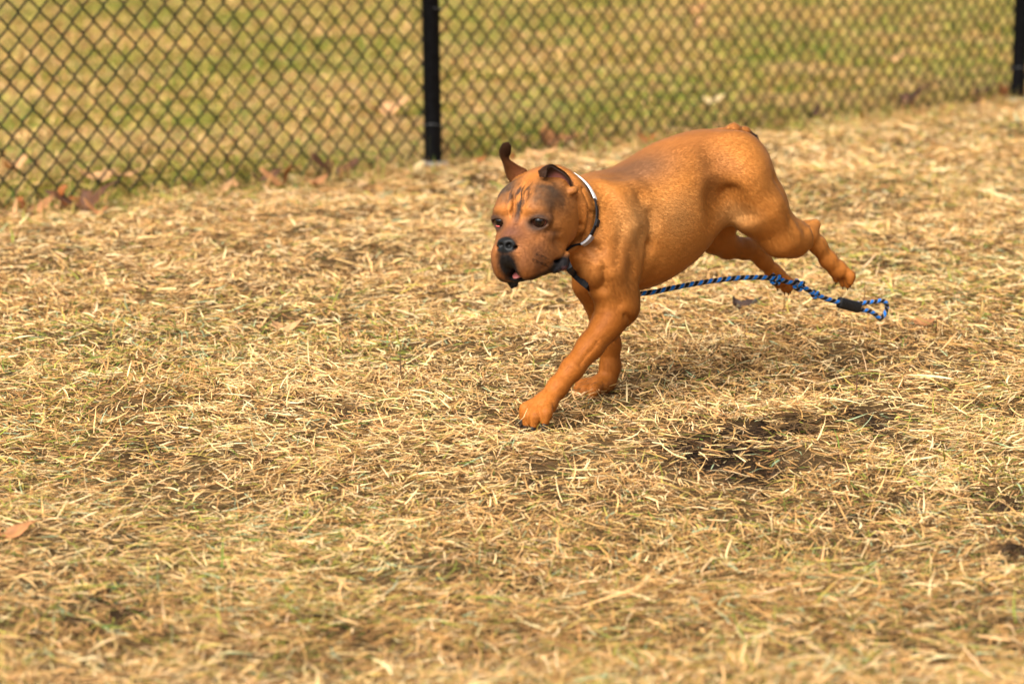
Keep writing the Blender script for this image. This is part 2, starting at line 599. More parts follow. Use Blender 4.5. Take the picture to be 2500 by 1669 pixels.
def paw(c, fwd, size=1.0, spread=.010, curl=0.0):
    """four toes and a pad fanned along fwd (local f,l,z)"""
    c = A(*c); fwd = A(*fwd); fwd /= np.linalg.norm(fwd)
    sd = np.cross(A(0, 0, 1), fwd); sd /= np.linalg.norm(sd); up = np.cross(fwd, sd)
    M = np.c_[fwd, sd, up]
    ops = [(U, ell(c - fwd * .006 * size, (.024 * size, .024 * size, .016 * size), M), .01)]
    tips = []
    for s, adv in ((-1.5, .012), (-.5, .024), (.5, .024), (1.5, .012)):
        a = c + sd * s * .0118 * size + fwd * (adv - .012) * size + up * .005 * size
        k = c + sd * s * .0150 * size + fwd * (adv + .002) * size + up * .003 * size
        t = c + sd * s * .0158 * size + fwd * (adv + .013) * size - up * .007 * size
        ops.append((U, chain([a, k, t], [.0080 * size, .0086 * size, .0070 * size]), .0016))
        tips.append((t, sd * s * .1 + fwd - up * .75))
    ops.append((U, ell(c - fwd * .008 * size - up * .010 * size, (.015 * size, .018 * size, .008 * size), M), .008))
    return group(ops), tips, M


NFP, NF_TIPS, _ = paw(da(1321, 993, .098), (.80, .20, -.50), 1.04)
# far (right) foreleg
far_fore = group([
    (U, ell(da(1500, 560, -.06), (.05, .03, .09), rotm(0, -18, 0)), .02),
    (U, chain([da(1448, 640, -.070), da(1446, 690, -.072), da(1480, 785, -.07)], [.040, .034, .0245]), .02),
    (U, chain([da(1478, 780, -.07), da(1489, 840, -.07), da(1490, 893, -.07), da(1482, 930, -.07)], [.0245, .0185, .0175, .0185]), .015),
])
FFP, FF_TIPS, _ = paw(da(1452, 948, -.07) + A(0, 0, .004), (.95, -.12, -.28), 1.08)
# near hind leg, thrown back
near_hind = group([
    (U, ell(da(1793, 425, .05), (.068, .038, .078), rotm(0, -25, 0)), .03),
    (U, chain([da(1804, 436, .062), da(1850, 503, .075), da(1905, 572, .082)], [.064, .054, .038]), .03),
    (U, chain([da(1905, 574, .082), da(1935, 582, .078), da(1962, 572, .07)], [.037, .0335, .0205]), .02),
    (U, chain([da(1964, 560, .07), da(1990, 548, .066)], [.0165, .0100]), .008),
    (U, chain([da(1975, 575, .068), da(1996, 598, .066), da(2022, 634, .066), da(2044, 658, .066)], [.0170, .0148, .0145, .0155]), .014),
])
NHP, NH_TIPS, _ = paw(da(2051, 662, .066), (-.62, 0, -.78), .84)
# far hind leg
far_hind = group([
    (U, ell(da(1765, 425, -.05), (.070, .033, .08), rotm(0, -25, 0)), .03),
    (U, chain([da(1770, 475, -.058), da(1757, 530, -.065), da(1742, 576, -.07)], [.050, .038, .027]), .03),
    (U, chain([da(1742, 580, -.07), da(1776, 600, -.07), da(1815, 607, -.07), da(1844, 614, -.07)], [.027, .0225, .0180, .0150]), .02),
    (U, chain([da(1834, 600, -.07), da(1850, 594, -.07)], [.013, .0090]), .012),
    (U, chain([da(1846, 616, -.07), da(1864, 636, -.07), da(1888, 663, -.07), da(1900, 676, -.07)], [.0160, .0138, .0132, .0145]), .012),
])
FHP, FH_TIPS, _ = paw(da(1905, 681, -.07), (-.70, 0, -.71), .78)

# head frame: x forward, y left, z up, set on the neck and turned to the camera
HC = da(1314, 521, .058)
H_YAW, H_PITCH, H_ROLL = 25, 12, 5
HM = rotm(H_YAW, H_PITCH, 0) @ rotm(0, 0, H_ROLL)


def hd(q): return HC + HM @ A(*q)


def in_head(fn):
    def f(p): return fn((p - HC) @ HM)
    return f


def sym(fn):
    def f(p):
        q = p.copy(); q[:, 1] = np.abs(q[:, 1]); return fn(q)
    return f


EYE = A(.0600, .0385, .0080); EYE_R = .0130
eye_rot = rotm(24, 0, 0)


def seg_dist(p, a, b):
    a = A(*a); b = A(*b); ba = b - a
    t = np.clip(((p - a) @ ba) / (ba @ ba), 0, 1)
    return np.sqrt(((p - a - t[:, None] * ba) ** 2).sum(1))


HEAD_CREASES = [((.080, .004, .012), (.056, .010, .050), .0045, .0032), ((.066, .018, .040), (.040, .024, .062), .0040, .0026),
                ((.070, -.006, .022), (.048, -.008, .056), .0040, .0030), ((.060, -.020, .042), (.036, -.026, .060), .0040, .0020),
                ((.058, .002, .050), (.030, .004, .066), .0035, .0018),
                ((.062, .048, -.012), (.036, .060, -.022), .0050, .0020), ((.050, .052, -.030), (.020, .060, -.050), .0060, .0022),
                ((.062, -.048, -.012), (.036, -.060, -.022), .0050, .0020)]
HEAD_CREASES += [((.078, .040, -.016), (.040, .056, -.052), .0060, .0018), ((.095, .046, -.070), (.050, .055, -.068), .0050, .0014), ((.100, .022, -.010), (.086, .034, -.020), .0060, .0016),
                 ((.100, -.022, -.010), (.086, -.034, -.020), .0060, .0016)]
HEAD_RIDGES = [((.073, .011, .032), (.050, .015, .056), .0045, .0020), ((.074, -.012, .032), (.052, -.016, .054), .0045, .0018)]
def nose_leather(p):
    d = ell((.1130, 0, -.0150), (.0160, .0185, .0145))(p)
    return smax(smax(d, p[:, 0] + .25 * np.abs(p[:, 1]) + .12 * (p[:, 2] + .015) - .1265, .006), p[:, 2] + .0050, .005)


head_core = group([
    (U, ell((-.012, 0, .022), (.074, .053, .050)), .02),                               # cranium
    (U, sym(ell((-.006, .034, -.012), (.052, .029, .052))), .030),                     # cheeks
    (U, sym(ell((.030, .026, .036), (.034, .025, .022))), .022),                       # frontal bone
    (U, sym(ell((.0560, .033, .0285), (.016, .022, .0110), rotm(22, 0, -18))), .012),  # brow
    (U, cone((.030, 0, -.012), (.104, 0, -.026), .044, .025), .028),                   # bridge of the muzzle
    (U, sym(ell((.050, .036, -.022), (.026, .019, .022))), .02),                       # under the eyes
    (U, sym(ell((.082, .0235, -.050), (.044, .0250, .0385), rotm(-5, 4, 0))), .016),   # flews
    (U, ell((.094, -.026, -.066), (.020, .013, .026), rotm(-10, 0, -14)), .012),              # far flew hangs lowest
    (U, sym(ell((.048, .0365, -.058), (.038, .0165, .032), rotm(-8, -8, 0))), .016),   # lip, back
    (U, sym(ell((.103, .0185, -.052), (.0175, .0215, .0310))), .010),                      # square front of the muzzle
    (U, ell((.113, 0, -.036), (.014, .021, .018)), .010),                              # pad below the nose
    (S, ell((.126, 0, -.092), (.040, .0075, .030)), .010),                             # gap between the lips
    (U, cone((.000, 0, -.062), (.082, 0, -.076), .034, .0165), .010),                  # lower jaw
    (U, ell((.092, -.004, -.080), (.014, .019, .0120)), .008),                         # chin
    (S, ell((.106, 0, -.076), (.028, .0135, .0080)), .006),                            # mouth opening
    (S, sym(ell((.036, .051, -.076), (.024, .010, .0042), rotm(0, -22, 0))), .004),    # mouth corner
    (U, chain([A(.056, .046, -.086), A(.034, .051, -.083), A(.016, .053, -.070)], [.0045, .0065, .0045]), .005),   # drooping lower lip
    (U, chain([A(.090, -.024, -.088), A(.092, -.022, -.102)], [.0065, .0040]), .006),  # lip hanging from the chin
    (U, chain([A(.093, -.014, -.090), A(.094, -.013, -.099)], [.0060, .0035]), .005),
    (U, nose_leather, .0045),                         # nose leather
    (S, sym(ell((.1260, .0090, -.0150), (.0080, .0052, .0044), rotm(30, 0, 25))), .003),   # nostrils
    (S, sym(ell((.119, .0180, -.0205), (.009, .0034, .0028))), .003),
    (U, sym(ell(EYE, (.0172, .0212, .0160), eye_rot)), .008),                          # lids
    (S, sym(ell(EYE + A(.011, .0030, -.0012), (.012, .0160, .0082), rotm(24, 0, -10))), .0035),      # lid opening
    (S, sym(ell(EYE, (.0123, .0123, .0123))), .002),
    (U, sym(ell((-.026, .042, .044), (.018, .014, .014), rotm(0, 0, -30))), .014),     # ear roots
    (U, ell((-.022, .064, .034), (.010, .010, .0070), rotm(0, 0, 10)), .008),
] + [(U, ell((x, y, -.089 + .002 * ((i * 7) % 3)), (.0022, .0022, .0045)), .003) for i, (x, y) in enumerate([(.048, .049), (.041, .051), (.034, .052), (.028, .053), (.022, .053)])])


def head(p):
    d = head_core(p)
    near = np.flatnonzero(np.abs(d) < .02)
    if len(near):
        q = p[near]; e = np.zeros(len(near))
        for a, b, w_, dp in HEAD_CREASES: e += 1.35 * dp * np.exp(-(seg_dist(q, a, b) / w_) ** 2)
        for a, b, w_, dp in HEAD_RIDGES: e -= dp * np.exp(-(seg_dist(q, a, b) / w_) ** 2)
        d = d.copy(); d[near] += e
    return d


NECK0 = A(.085, .004, .345)
neck_dir = HC - NECK0
neck = group([
    (U, chain([A(.050, 0, .332), A(.110, .014, .338), HC + HM @ A(-.055, -.006, .000)], [.076, .073, .062]), .03),
    (U, chain([A(.085, .008, .300), HC + HM @ A(-.045, 0, -.048)], [.052, .036]), .03),      # throat
])
# rolls of loose skin on the neck
def torus_roll(c, n, r, t):
    c = A(*c); n = A(*n); n /= np.linalg.norm(n)

    def f(p):
        q = p - c; h = q @ n; rad = np.sqrt(np.maximum((q * q).sum(1) - h * h, 0))
        return np.sqrt((rad - r) ** 2 + h * h) - t
    return f


tail = chain([da(1762, 334, 0), da(1790, 318, 0), da(1818, 323, 0), da(1838, 338, 0), da(1852, 359, 0)], [.015, .0095, .0075, .0058, .0035])

DOG_OPS = [
    (U, trunk, .02),
    (U, neck, .045),
    (U, near_hind, .028),
    (U, far_hind, .028),
    (U, near_fore, .024),
    (U, far_fore, .022),
    (U, NFP, .012), (U, FFP, .012), (U, NHP, .010), (U, FHP, .010),
    (U, tail, .012),
    (S, ell(da(1770, 515, .100), (.030, .022, .05), rotm(0, 25, 0)), .03),       # hollow of the flank
    (U, in_head(head), .022),
    (U, torus_roll(HC + HM @ A(-.062, 0, -.010), HM @ A(1, 0, .16), .052, .0120), .022),
    (S, torus_roll(HC + HM @ A(-.047, 0, -.010), HM @ A(1, 0, .14), .0690, .0030), .012),
]
# muscle valleys and skin folds on the near side, drawn in the plane of the flank
BODY_CREASES = [(da(1448, 520, .08), da(1440, 600, .08), .009, .0040), (da(1440, 600, .08), da(1449, 700, .08), .009, .0055),
                (da(1588, 520, .09), da(1580, 600, .09), .012, .0030), (da(1580, 600, .09), da(1564, 690, .09), .012, .0050),
                (da(1530, 430, .06), da(1560, 480, .08), .016, .0030),
                (da(1745, 400, .08), da(1770, 470, .08), .020, .0035), (da(1770, 470, .08), da(1800, 525, .08), .014, .0050),
                (da(1862, 430, .08), da(1932, 556, .08), .010, .0022),
                (da(1512, 765, .10), da(1528, 778, .10), .006, .0030), (da(1474, 690, .10), da(1500, 735, .10), .010, .0022),
                (da(1968, 560, .08), da(1976, 600, .08), .005, .0040),
                (da(1426, 520, .08), da(1418, 620, .08), .006, .0030)]
BODY_CREASES += [(da(1560, 480, .08), da(1590, 540, .09), .016, .0024), (da(1500, 560, .09), da(1476, 640, .09), .012, .0024), (da(1440, 830, .09), da(1400, 885, .09), .004, .0010),
                 (da(1885, 520, .08), da(1905, 575, .08), .008, .0014), (da(2003, 590, .07), da(2030, 640, .07), .003, .0012)]
BODY_CREASES += [(da(1404, 486, .09), da(1414, 550, .09), .0055, .0045), (da(1414, 550, .09), da(1400, 610, .09), .0055, .0050), (da(1400, 610, .09), da(1376, 640, .09), .005, .0040),
                 (da(1424, 462, .09), da(1436, 520, .09), .0045, .0028), (da(1436, 520, .09), da(1424, 590, .09), .0045, .0032)]
BODY_RIDGES = [(da(1420, 500, .09), da(1428, 560, .09), .008, .0035), (da(1458, 500, .09), da(1448, 640, .09), .008, .0035), (da(1520, 560, .09), da(1540, 660, .09), .014, .0022), (da(1820, 450, .08), da(1870, 545, .08), .018, .0020), (da(1490, 450, .07), da(1540, 545, .09), .016, .0042), (da(1952, 560, .08), da(1962, 600, .08), .008, .0020)]


def creased(p):
    m_ = p[:, 1] > .015
    e = np.zeros(len(p)); q = p[m_][:, [0, 2]]
    ee = np.zeros(len(q))
    for L_, sg in ((BODY_CREASES, 1), (BODY_RIDGES, -1)):
        for a, b, w_, dp in L_: ee += sg * dp * np.exp(-(seg_dist(q, a[[0, 2]], b[[0, 2]]) / w_) ** 2)
    e[m_] = 1.5 * ee * sst_(p[m_][:, 1], .015, .05)
    return e


def sst_(x, a, b):
    t = np.clip((x - a) / (b - a), 0, 1); return t * t * (3 - 2 * t)


dog_sdf = group(DOG_OPS)


def surface_nets(ops, lo, hi, h):
    lo = A(*lo); hi = A(*hi); B = 8
    nb = np.ceil((hi - lo) / (h * B)).astype(int); n = nb * B
    ci = np.stack(np.meshgrid(*[np.arange(k) for k in nb], indexing='ij'), -1).reshape(-1, 3)
    cc = lo + (ci + .5) * B * h - h / 2
    per = [op[1](cc) for op in ops]
    dc = None
    for (kind, _, k), e in zip(ops, per):
        dc = e if dc is None else (smin(dc, e, k) if kind == 'u' else smax(dc, -e, k))
    act = np.abs(dc) < B * h * .87 * 1.6 + .004
    D = np.repeat(np.repeat(np.repeat(dc.reshape(nb).astype(np.float32), B, 0), B, 1), B, 2)
    off = np.stack(np.meshgrid(*[np.arange(B)] * 3, indexing='ij'), -1).reshape(-1, 3)
    ai = ci[act]
    # only the volumes close to a block are evaluated in it
    key = np.stack([(e[act] < B * h + .055) | (k0 == 0) for k0, e in enumerate(per)], 1)
    code = key @ (1 << np.arange(len(ops)))
    for cd_ in np.unique(code):
        sel = np.flatnonzero(code == cd_)
        fn = group([op for k0, op in enumerate(ops) if (int(cd_) >> k0) & 1])
        for s in range(0, len(sel), 400):
            idx = (ai[sel[s:s + 400], None] * B + off).reshape(-1, 3)
            D[idx[:, 0], idx[:, 1], idx[:, 2]] = fn(lo + idx * h)
    # cells whose corners change sign
    S_ = D < 0
    cs = np.zeros(tuple(n - 1), np.int8)
    for dx in (0, 1):
        for dy in (0, 1):
            for dz in (0, 1):
                cs += S_[dx:n[0] - 1 + dx, dy:n[1] - 1 + dy, dz:n[2] - 1 + dz]
    cells = np.argwhere((cs > 0) & (cs < 8))
    vid = np.full(tuple(n - 1), -1, np.int32); vid[tuple(cells.T)] = np.arange(len(cells))
    acc = np.zeros((len(cells), 3)); cnt = np.zeros(len(cells))
    corners = [(a, b, c) for a in (0, 1) for b in (0, 1) for c in (0, 1)]
    for a in corners:
        for ax in range(3):
            if a[ax]: continue
            b = list(a); b[ax] = 1
            ia = cells + A(*a).astype(int); ib = cells + A(*b).astype(int)
            va = D[tuple(ia.T)]; vb = D[tuple(ib.T)]
            m = (va < 0) != (vb < 0)
            t = va[m] / (va[m] - vb[m])
            q = ia[m].astype(float); q[:, ax] += t
            acc[m] += q; cnt[m] += 1
    V = lo + (acc / cnt[:, None]) * h
    quads = []
    for ax in range(3):
        sl0 = [slice(1, -1)] * 3; sl0[ax] = slice(0, -1); sl1 = list(sl0); sl1[ax] = slice(1, None)
        a = S_[tuple(sl0)]; b = S_[tuple(sl1)]
        for flip in (0, 1):
            e = np.argwhere((a & ~b) if not flip else (~a & b))
            if not len(e): continue
            base = e + 1; base[:, ax] -= 1
            u = (ax + 1) % 3; v = (ax + 2) % 3
            def cid(du, dv):
                c = base.copy(); c[:, u] -= du; c[:, v] -= dv; return vid[tuple(c.T)]
            q = np.c_[cid(0, 0), cid(1, 0), cid(1, 1), cid(0, 1)]
            quads.append(q if not flip else q[:, ::-1])
    return V, np.concatenate(quads)


VOX = .0019
DV, DQ = surface_nets(DOG_OPS, (-.54, -.16, -.01), (.36, .24, .55), VOX)
# light smoothing of the net
def edges_of(Q):
    E_ = np.concatenate([Q[:, [0, 1]], Q[:, [1, 2]], Q[:, [2, 3]], Q[:, [3, 0]]]); return E_


def lap(V, Q, x, it, lam):
    E_ = edges_of(Q); n = len(V)
    cnt = np.bincount(E_.ravel(), minlength=n)[:, None]
    for _ in range(it):
        s = np.zeros_like(x)
        for k in range(x.shape[1]):
            s[:, k] = np.bincount(E_[:, 0], weights=x[E_[:, 1], k], minlength=n) + np.bincount(E_[:, 1], weights=x[E_[:, 0], k], minlength=n)
        x = x + lam * (s / cnt - x)
    return x


DV = lap(DV, DQ, DV, 2, .5)


def quad_normals(V, Q):
    fn = np.cross(V[Q[:, 2]] - V[Q[:, 0]], V[Q[:, 3]] - V[Q[:, 1]])
    N = np.zeros_like(V)
    for k in range(4):
        for c in range(3): N[:, c] += np.bincount(Q[:, k], weights=fn[:, c], minlength=len(V))
    return N / (np.linalg.norm(N, axis=1)[:, None] + 1e-12), fn


DN, _fnq = quad_normals(DV, DQ)
DV = DV - DN * (1 if (_fnq * DV[DQ[:, 0]]).sum() > 0 else -1) * creased(DV)[:, None]
DN, _fnq = quad_normals(DV, DQ)


# ---- coat colours, with fold shade and a highlight painted in (tan body, dark mask, ears and points)
def sst(x, a, b):
    t = np.clip((x - a) / (b - a), 0, 1); return t * t * (3 - 2 * t)


def blob(q, c, r):
    return np.clip(1.35 - np.sqrt((((q - A(*c)) / A(*r)) ** 2).sum(1)), 0, 1)


def mixc(c, new, m):
    return c + (np.asarray(new) - c) * np.clip(m, 0, 1)[:, None]


TAN = A(.56, .214, .044); RED = A(.305, .086, .009); PALE = A(.62, .33, .12); DARK = A(.075, .038, .022); BLACK = A(.012, .010, .010)


def coat_colour(p):
    n = len(p); n1 = fbm(p, 18., 3)
    c = np.tile(TAN, (n, 1))
    c = mixc(c, RED, sst(.30 - p[:, 2], 0, .14) * .8)                       # redder legs
    c = mixc(c, A(.39, .142, .036), sst(p[:, 2], .38, .47) * .85 * sst(-np.abs(p[:, 1]), -.095, -.03))
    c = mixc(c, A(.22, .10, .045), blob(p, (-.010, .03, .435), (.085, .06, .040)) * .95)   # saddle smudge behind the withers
    c = mixc(c, PALE, blob(p, (.045, .105, .345), (.05, .05, .05)) * .5)  # highlight on the shoulder blade, painted into the coat
    c = mixc(c, PALE, blob(p, (-.215, .07, .335), (.05, .05, .03)) * .6)
    c = mixc(c, A(.14, .06, .03), blob(p, (.128, .075, .290), (.022, .03, .05)) * .55)     # shade of the neck fold before the shoulder, painted in
    c = mixc(c, A(.80, .74, .66), blob(p, tuple(da(1424, 672, .05)), (.014, .03, .020)) * 1.6)     # white on the chest
    c = mixc(c, A(.30, .115, .035), blob(p, tuple(da(1735, 420, .08)), (.045, .06, .055)) * .55)
    c = mixc(c, A(.33, .12, .03), blob(p, tuple(da(1500, 640, .09)), (.05, .06, .05)) * .5)
    c = mixc(c, PALE, blob(p, tuple(da(1640, 520, .09)), (.06, .06, .045)) * .35)
    c = c * (.80 + .40 * n1)[:, None]
    c = mixc(c, DARK, blob(p, tuple(da(1842, 344, 0)), (.028, .03, .028)) * 1.4)                # dark tail tip
    # the head
    q = (p - HC) @ HM
    hm = sst(q[:, 0], -.085, -.05) * sst(.13 - np.linalg.norm(q - A(.03, 0, -.02), axis=1), 0, .02)
    qa = q.copy(); qa[:, 1] = np.abs(qa[:, 1])
    ch = mixc(c, A(.46, .158, .032), np.ones(n) * .75)
    sm = A(.088, .050, .028)
    nz = fbm(p, 60., 3)
    st = .35 + 1.3 * nz
    ch = mixc(ch, sm, blob(qa, (.032, .040, .050), (.046, .028, .028)) * st * .95)      # smoky patch above and behind the eye
    ch = mixc(ch, sm, blob(qa, (.022, .056, .030), (.044, .030, .034)) * st * .62)
    ch = mixc(ch, sm, blob(q, (.030, -.030, .055), (.040, .030, .020)) * st * .8)
    stk = noise(np.c_[q[:, 0] * 70, q[:, 1] * 380 + q[:, 2] * 30, q[:, 2] * 60], 1.0)                  # upright streaks
    ch = mixc(ch, DARK * .6, blob(q, (.062, .001, .042), (.026, .019, .028)) * sst(stk, .40, .66) * 1.15)  # dark brow streaks, with the furrows' shade painted in
    ch = mixc(ch, DARK * .6, blob(q, (.050, .004, .058), (.030, .030, .014)) * sst(stk, .45, .70) * .9)
    ch = mixc(ch, DARK * .6, blob(q, (.072, .002, .028), (.018, .0075, .024)) * (.5 + .6 * nz))
    ch = mixc(ch, A(.50, .19, .05), blob(qa, (.066, .022, .024), (.012, .013, .012)) * .5)        # lighter spot over each eye
    ch = mixc(ch, A(.13, .052, .032), blob(qa, (.092, .0, -.006), (.045, .032, .026)) * .95)       # bridge
    ch = mixc(ch, A(.135, .056, .030), blob(qa, (.088, .030, -.050), (.054, .034, .042)) * (.62 + .6 * nz))   # muzzle
    ch = mixc(ch, A(.06, .03, .02), blob(qa, (.050, .044, -.020), (.024, .018, .014)) * .9)
    ch = mixc(ch, BLACK * 1.3, blob(qa, (.116, .003, -.050), (.026, .0165, .036)) * 1.7)
    ch = mixc(ch, DARK * .6, blob(qa, (.085, .030, -.082), (.05, .03, .0085)) * 1.2)             # lip edge
    ch = mixc(ch, BLACK * 1.6, blob(q, (.040, .050, -.081), (.036, .016, .015)) * 1.6)
    ch = mixc(ch, A(.16, .07, .075), blob(q, (.036, .054, -.089), (.014, .008, .006)) * 1.2 * (nz > .5))
    ch = mixc(ch, BLACK, blob(qa, (.105, 0, -.080), (.040, .015, .014)) * 2)
    ch = mixc(ch, BLACK, blob(q, (.093, -.018, -.098), (.014, .016, .012)) * 2)
    # eye rims
    er = np.linalg.norm((qa - EYE - A(.010, .003, 0)) / A(1.0, 1.0, .80), axis=1)
    ch = mixc(ch, BLACK * 1.5, sst(-er, -.0195, -.0145) * .95)
    ch = mixc(ch, DARK, sst(-er, -.033, -.016) * .8)
    ch = mixc(ch, DARK * .7, blob(q, (.066, .022, .004), (.012, .008, .012)) * .6)
    # nose leather
    nm = blob(q, (.1200, 0, -.0160), (.0125, .0165, .0125)) * 4
    ch = mixc(ch, BLACK * .5, nm)
    # whisker spots
    for a, b in ((.100, -.040), (.104, -.052), (.090, -.046), (.094, -.058), (.082, -.053), (.084, -.064), (.110, -.046)):
        ch = mixc(ch, DARK * .5, sst(-np.hypot(qa[:, 0] - a, qa[:, 2] - b), -.0034, -.0016) * .65 * (qa[:, 1] > .02))
    c = mixc(c, ch - 0, hm) if False else c + (ch - c) * hm[:, None]
    # pads under the paws
    return np.clip(c, .006, .95), nm * hm


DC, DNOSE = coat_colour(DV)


def fur_flow(p):
    """direction the hair lies (local)"""
    v = np.tile(A(-1, 0, -.22), (len(p), 1))
    q = (p - HC) @ HM
    back = HM @ A(-1, 0, .1)
    out = (HM @ (np.c_[-np.ones(len(p)), np.sign(q[:, 1]) * .5, -.35 * np.ones(len(p))]).T).T
    v = v + (back * .5 + out - v) * sst(q[:, 0], -.07, -.01)[:, None]
    v = v + (A(-.25, 0, -1) - v) * (sst(.29 - p[:, 2], 0, .07) * sst(p[:, 0], -.16, -.1) * (1 - sst(q[:, 0], -.07, -.03)) * sst(np.abs(p[:, 1]), .03, .07))[:, None]
    v = v + (A(.75, 0, -.65) - v) * (sst(.20 - p[:, 2], 0, .05) * sst(p[:, 0], .03, .06) * (1 - sst(q[:, 0], -.07, -.03)))[:, None]
    v = v + (A(-.7, 0, -.7) - v) * sst(-p[:, 0], .20, .26)[:, None]
    return v


# skin material: short glossy coat, fine streaked relief
m, t, b = new_mat('dog_skin')
at = t.nodes.new('ShaderNodeAttribute'); at.attribute_name = 'Col'
tc = t.nodes.new('ShaderNodeTexCoord'); mpn = t.nodes.new('ShaderNodeMapping'); mpn.inputs['Scale'].default_value = (140, 320, 320)
t.links.new(tc.outputs['Object'], mpn.inputs['Vector'])
ns = t.nodes.new('ShaderNodeTexNoise'); ns.inputs['Scale'].default_value = 1.0; ns.inputs['Detail'].default_value = 3
t.links.new(mpn.outputs[0], ns.inputs['Vector'])
bp = t.nodes.new('ShaderNodeBump'); bp.inputs['Strength'].default_value = .25; bp.inputs['Distance'].default_value = .001
t.links.new(ns.outputs[0], bp.inputs['Height']); t.links.new(bp.outputs[0], b.inputs['Normal'])
t.links.new(at.outputs['Color'], b.inputs['Base Color'])
ro = t.nodes.new('ShaderNodeAttribute'); ro.attribute_name = 'Gloss'
mr = t.nodes.new('ShaderNodeMapRange'); mr.inputs[3].default_value = .62; mr.inputs[4].default_value = .46
t.links.new(ro.outputs['Fac'], mr.inputs[0]); t.links.new(mr.outputs[0], b.inputs['Roughness'])
b.inputs['Specular IOR Level'].default_value = .18
SKIN = m

dog = empty('dog', tuple(DOG_O), math.atan2(DF[1], DF[0]))
tag(dog, 'tan short-haired dog with dark mask running across the dry grass', 'dog')
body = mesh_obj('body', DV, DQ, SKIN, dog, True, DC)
ga = body.data.attributes.new('Gloss', 'FLOAT', 'POINT'); ga.data.foreach_set('value', np.clip(DNOSE, 0, 1).astype(np.float32))
if (_fnq * DV[DQ[:, 0]]).sum() < 0:
    body.data.flip_normals(); DN = -DN

# ---- eyes
def sphere(c, r, nu=20, nv=14):
    V, Fc = [], []
    for i in range(nv + 1):
        th = math.pi * i / nv
        for j in range(nu):
            ph = 2 * math.pi * j / nu
            V.append((c[0] + r * math.cos(th), c[1] + r * math.sin(th) * math.cos(ph), c[2] + r * math.sin(th) * math.sin(ph)))
    for i in range(nv):
        for j in range(nu):
            Fc.append((i * nu + j, i * nu + (j + 1) % nu, (i + 1) * nu + (j + 1) % nu, (i + 1) * nu + j))
    return np.array(V), Fc


def eye_mat(name, sclera):
    m, t, b = new_mat(name)
    tc = t.nodes.new('ShaderNodeTexCoord'); sp = t.nodes.new('ShaderNodeSeparateXYZ'); t.links.new(tc.outputs['Object'], sp.inputs[0])
    r = t.nodes.new('ShaderNodeValToRGB'); cr = r.color_ramp
    mr = t.nodes.new('ShaderNodeMapRange'); mr.inputs[1].default_value = .004; mr.inputs[2].default_value = EYE_R
    t.links.new(sp.outputs[0], mr.inputs[0]); t.links.new(mr.outputs[0], r.inputs[0])
    cr.elements[0].position = .30; cr.elements[0].color = (*sclera, 1)
    cr.elements[1].position = .93; cr.elements[1].color = (.003, .002, .002, 1)
    for pos, c in ((.36, (.012, .005, .003)), (.42, (.035, .012, .005)), (.80, (.022, .008, .004)), (.86, (.003, .002, .002))):
        e = cr.elements.new(pos); e.color = (*c, 1)
    t.links.new(r.outputs[0], b.inputs['Base Color'])
    b.inputs['Roughness'].default_value = .04; b.inputs['Specular IOR Level'].default_value = .5
    return m


gaze_cam = np.linalg.inv(np.c_[DF, DL, A(0, 0, 1)]) @ (CC + A(-.5, 0, -.25) - dog_world(HC))
for s, scl, lb in ((1, (.30, .10, .07), 'glossy dark brown eye'), (-1, (.55, .16, .14), 'dark eye with a reddened lower lid')):
    c = HC + HM @ (EYE * A(1, s, 1))
    v, f = sphere((0, 0, 0), EYE_R)
    e = mesh_obj('eye', v, f, eye_mat('eye_%s' % ('plain' if s > 0 else 'red'), scl), dog)
    e.location = c
    gz = Vector(HM @ A(1, s * .22, .02)).lerp(Vector(gaze_cam).normalized(), .35)
    e.rotation_euler = gz.to_track_quat('X', 'Z').to_euler()
    e['label'] = lb
# reddened third lid of the right eye
v, f = sphere((0, 0, 0), 1, 12, 8)
v = v * A(.0030, .0065, .0026)
o = mesh_obj('third_eyelid', (HM @ (rotm(-30, 0, 0) @ v.T)).T + (HC + HM @ (EYE * A(1, -1, 1) + A(.0085, -.004, -.0064))), f, plain('red_flesh', (.50, .09, .08), .3), dog)

# ---- tongue
v, f = sphere((0, 0, 0), 1, 16, 10)
v = v * A(.030, .0135, .0050); v[:, 2] -= (v[:, 0] * 12) ** 2 * .02
o = mesh_obj('tongue', (HM @ v.T).T + (HC + HM @ A(.086, .002, -.0755)), f, plain('tongue_pink', (.26, .075, .068), .4), dog)

# ---- ears: folded, curling flaps
EAR_OUT = attr_mat('ear_coat', .6)
EARS = []


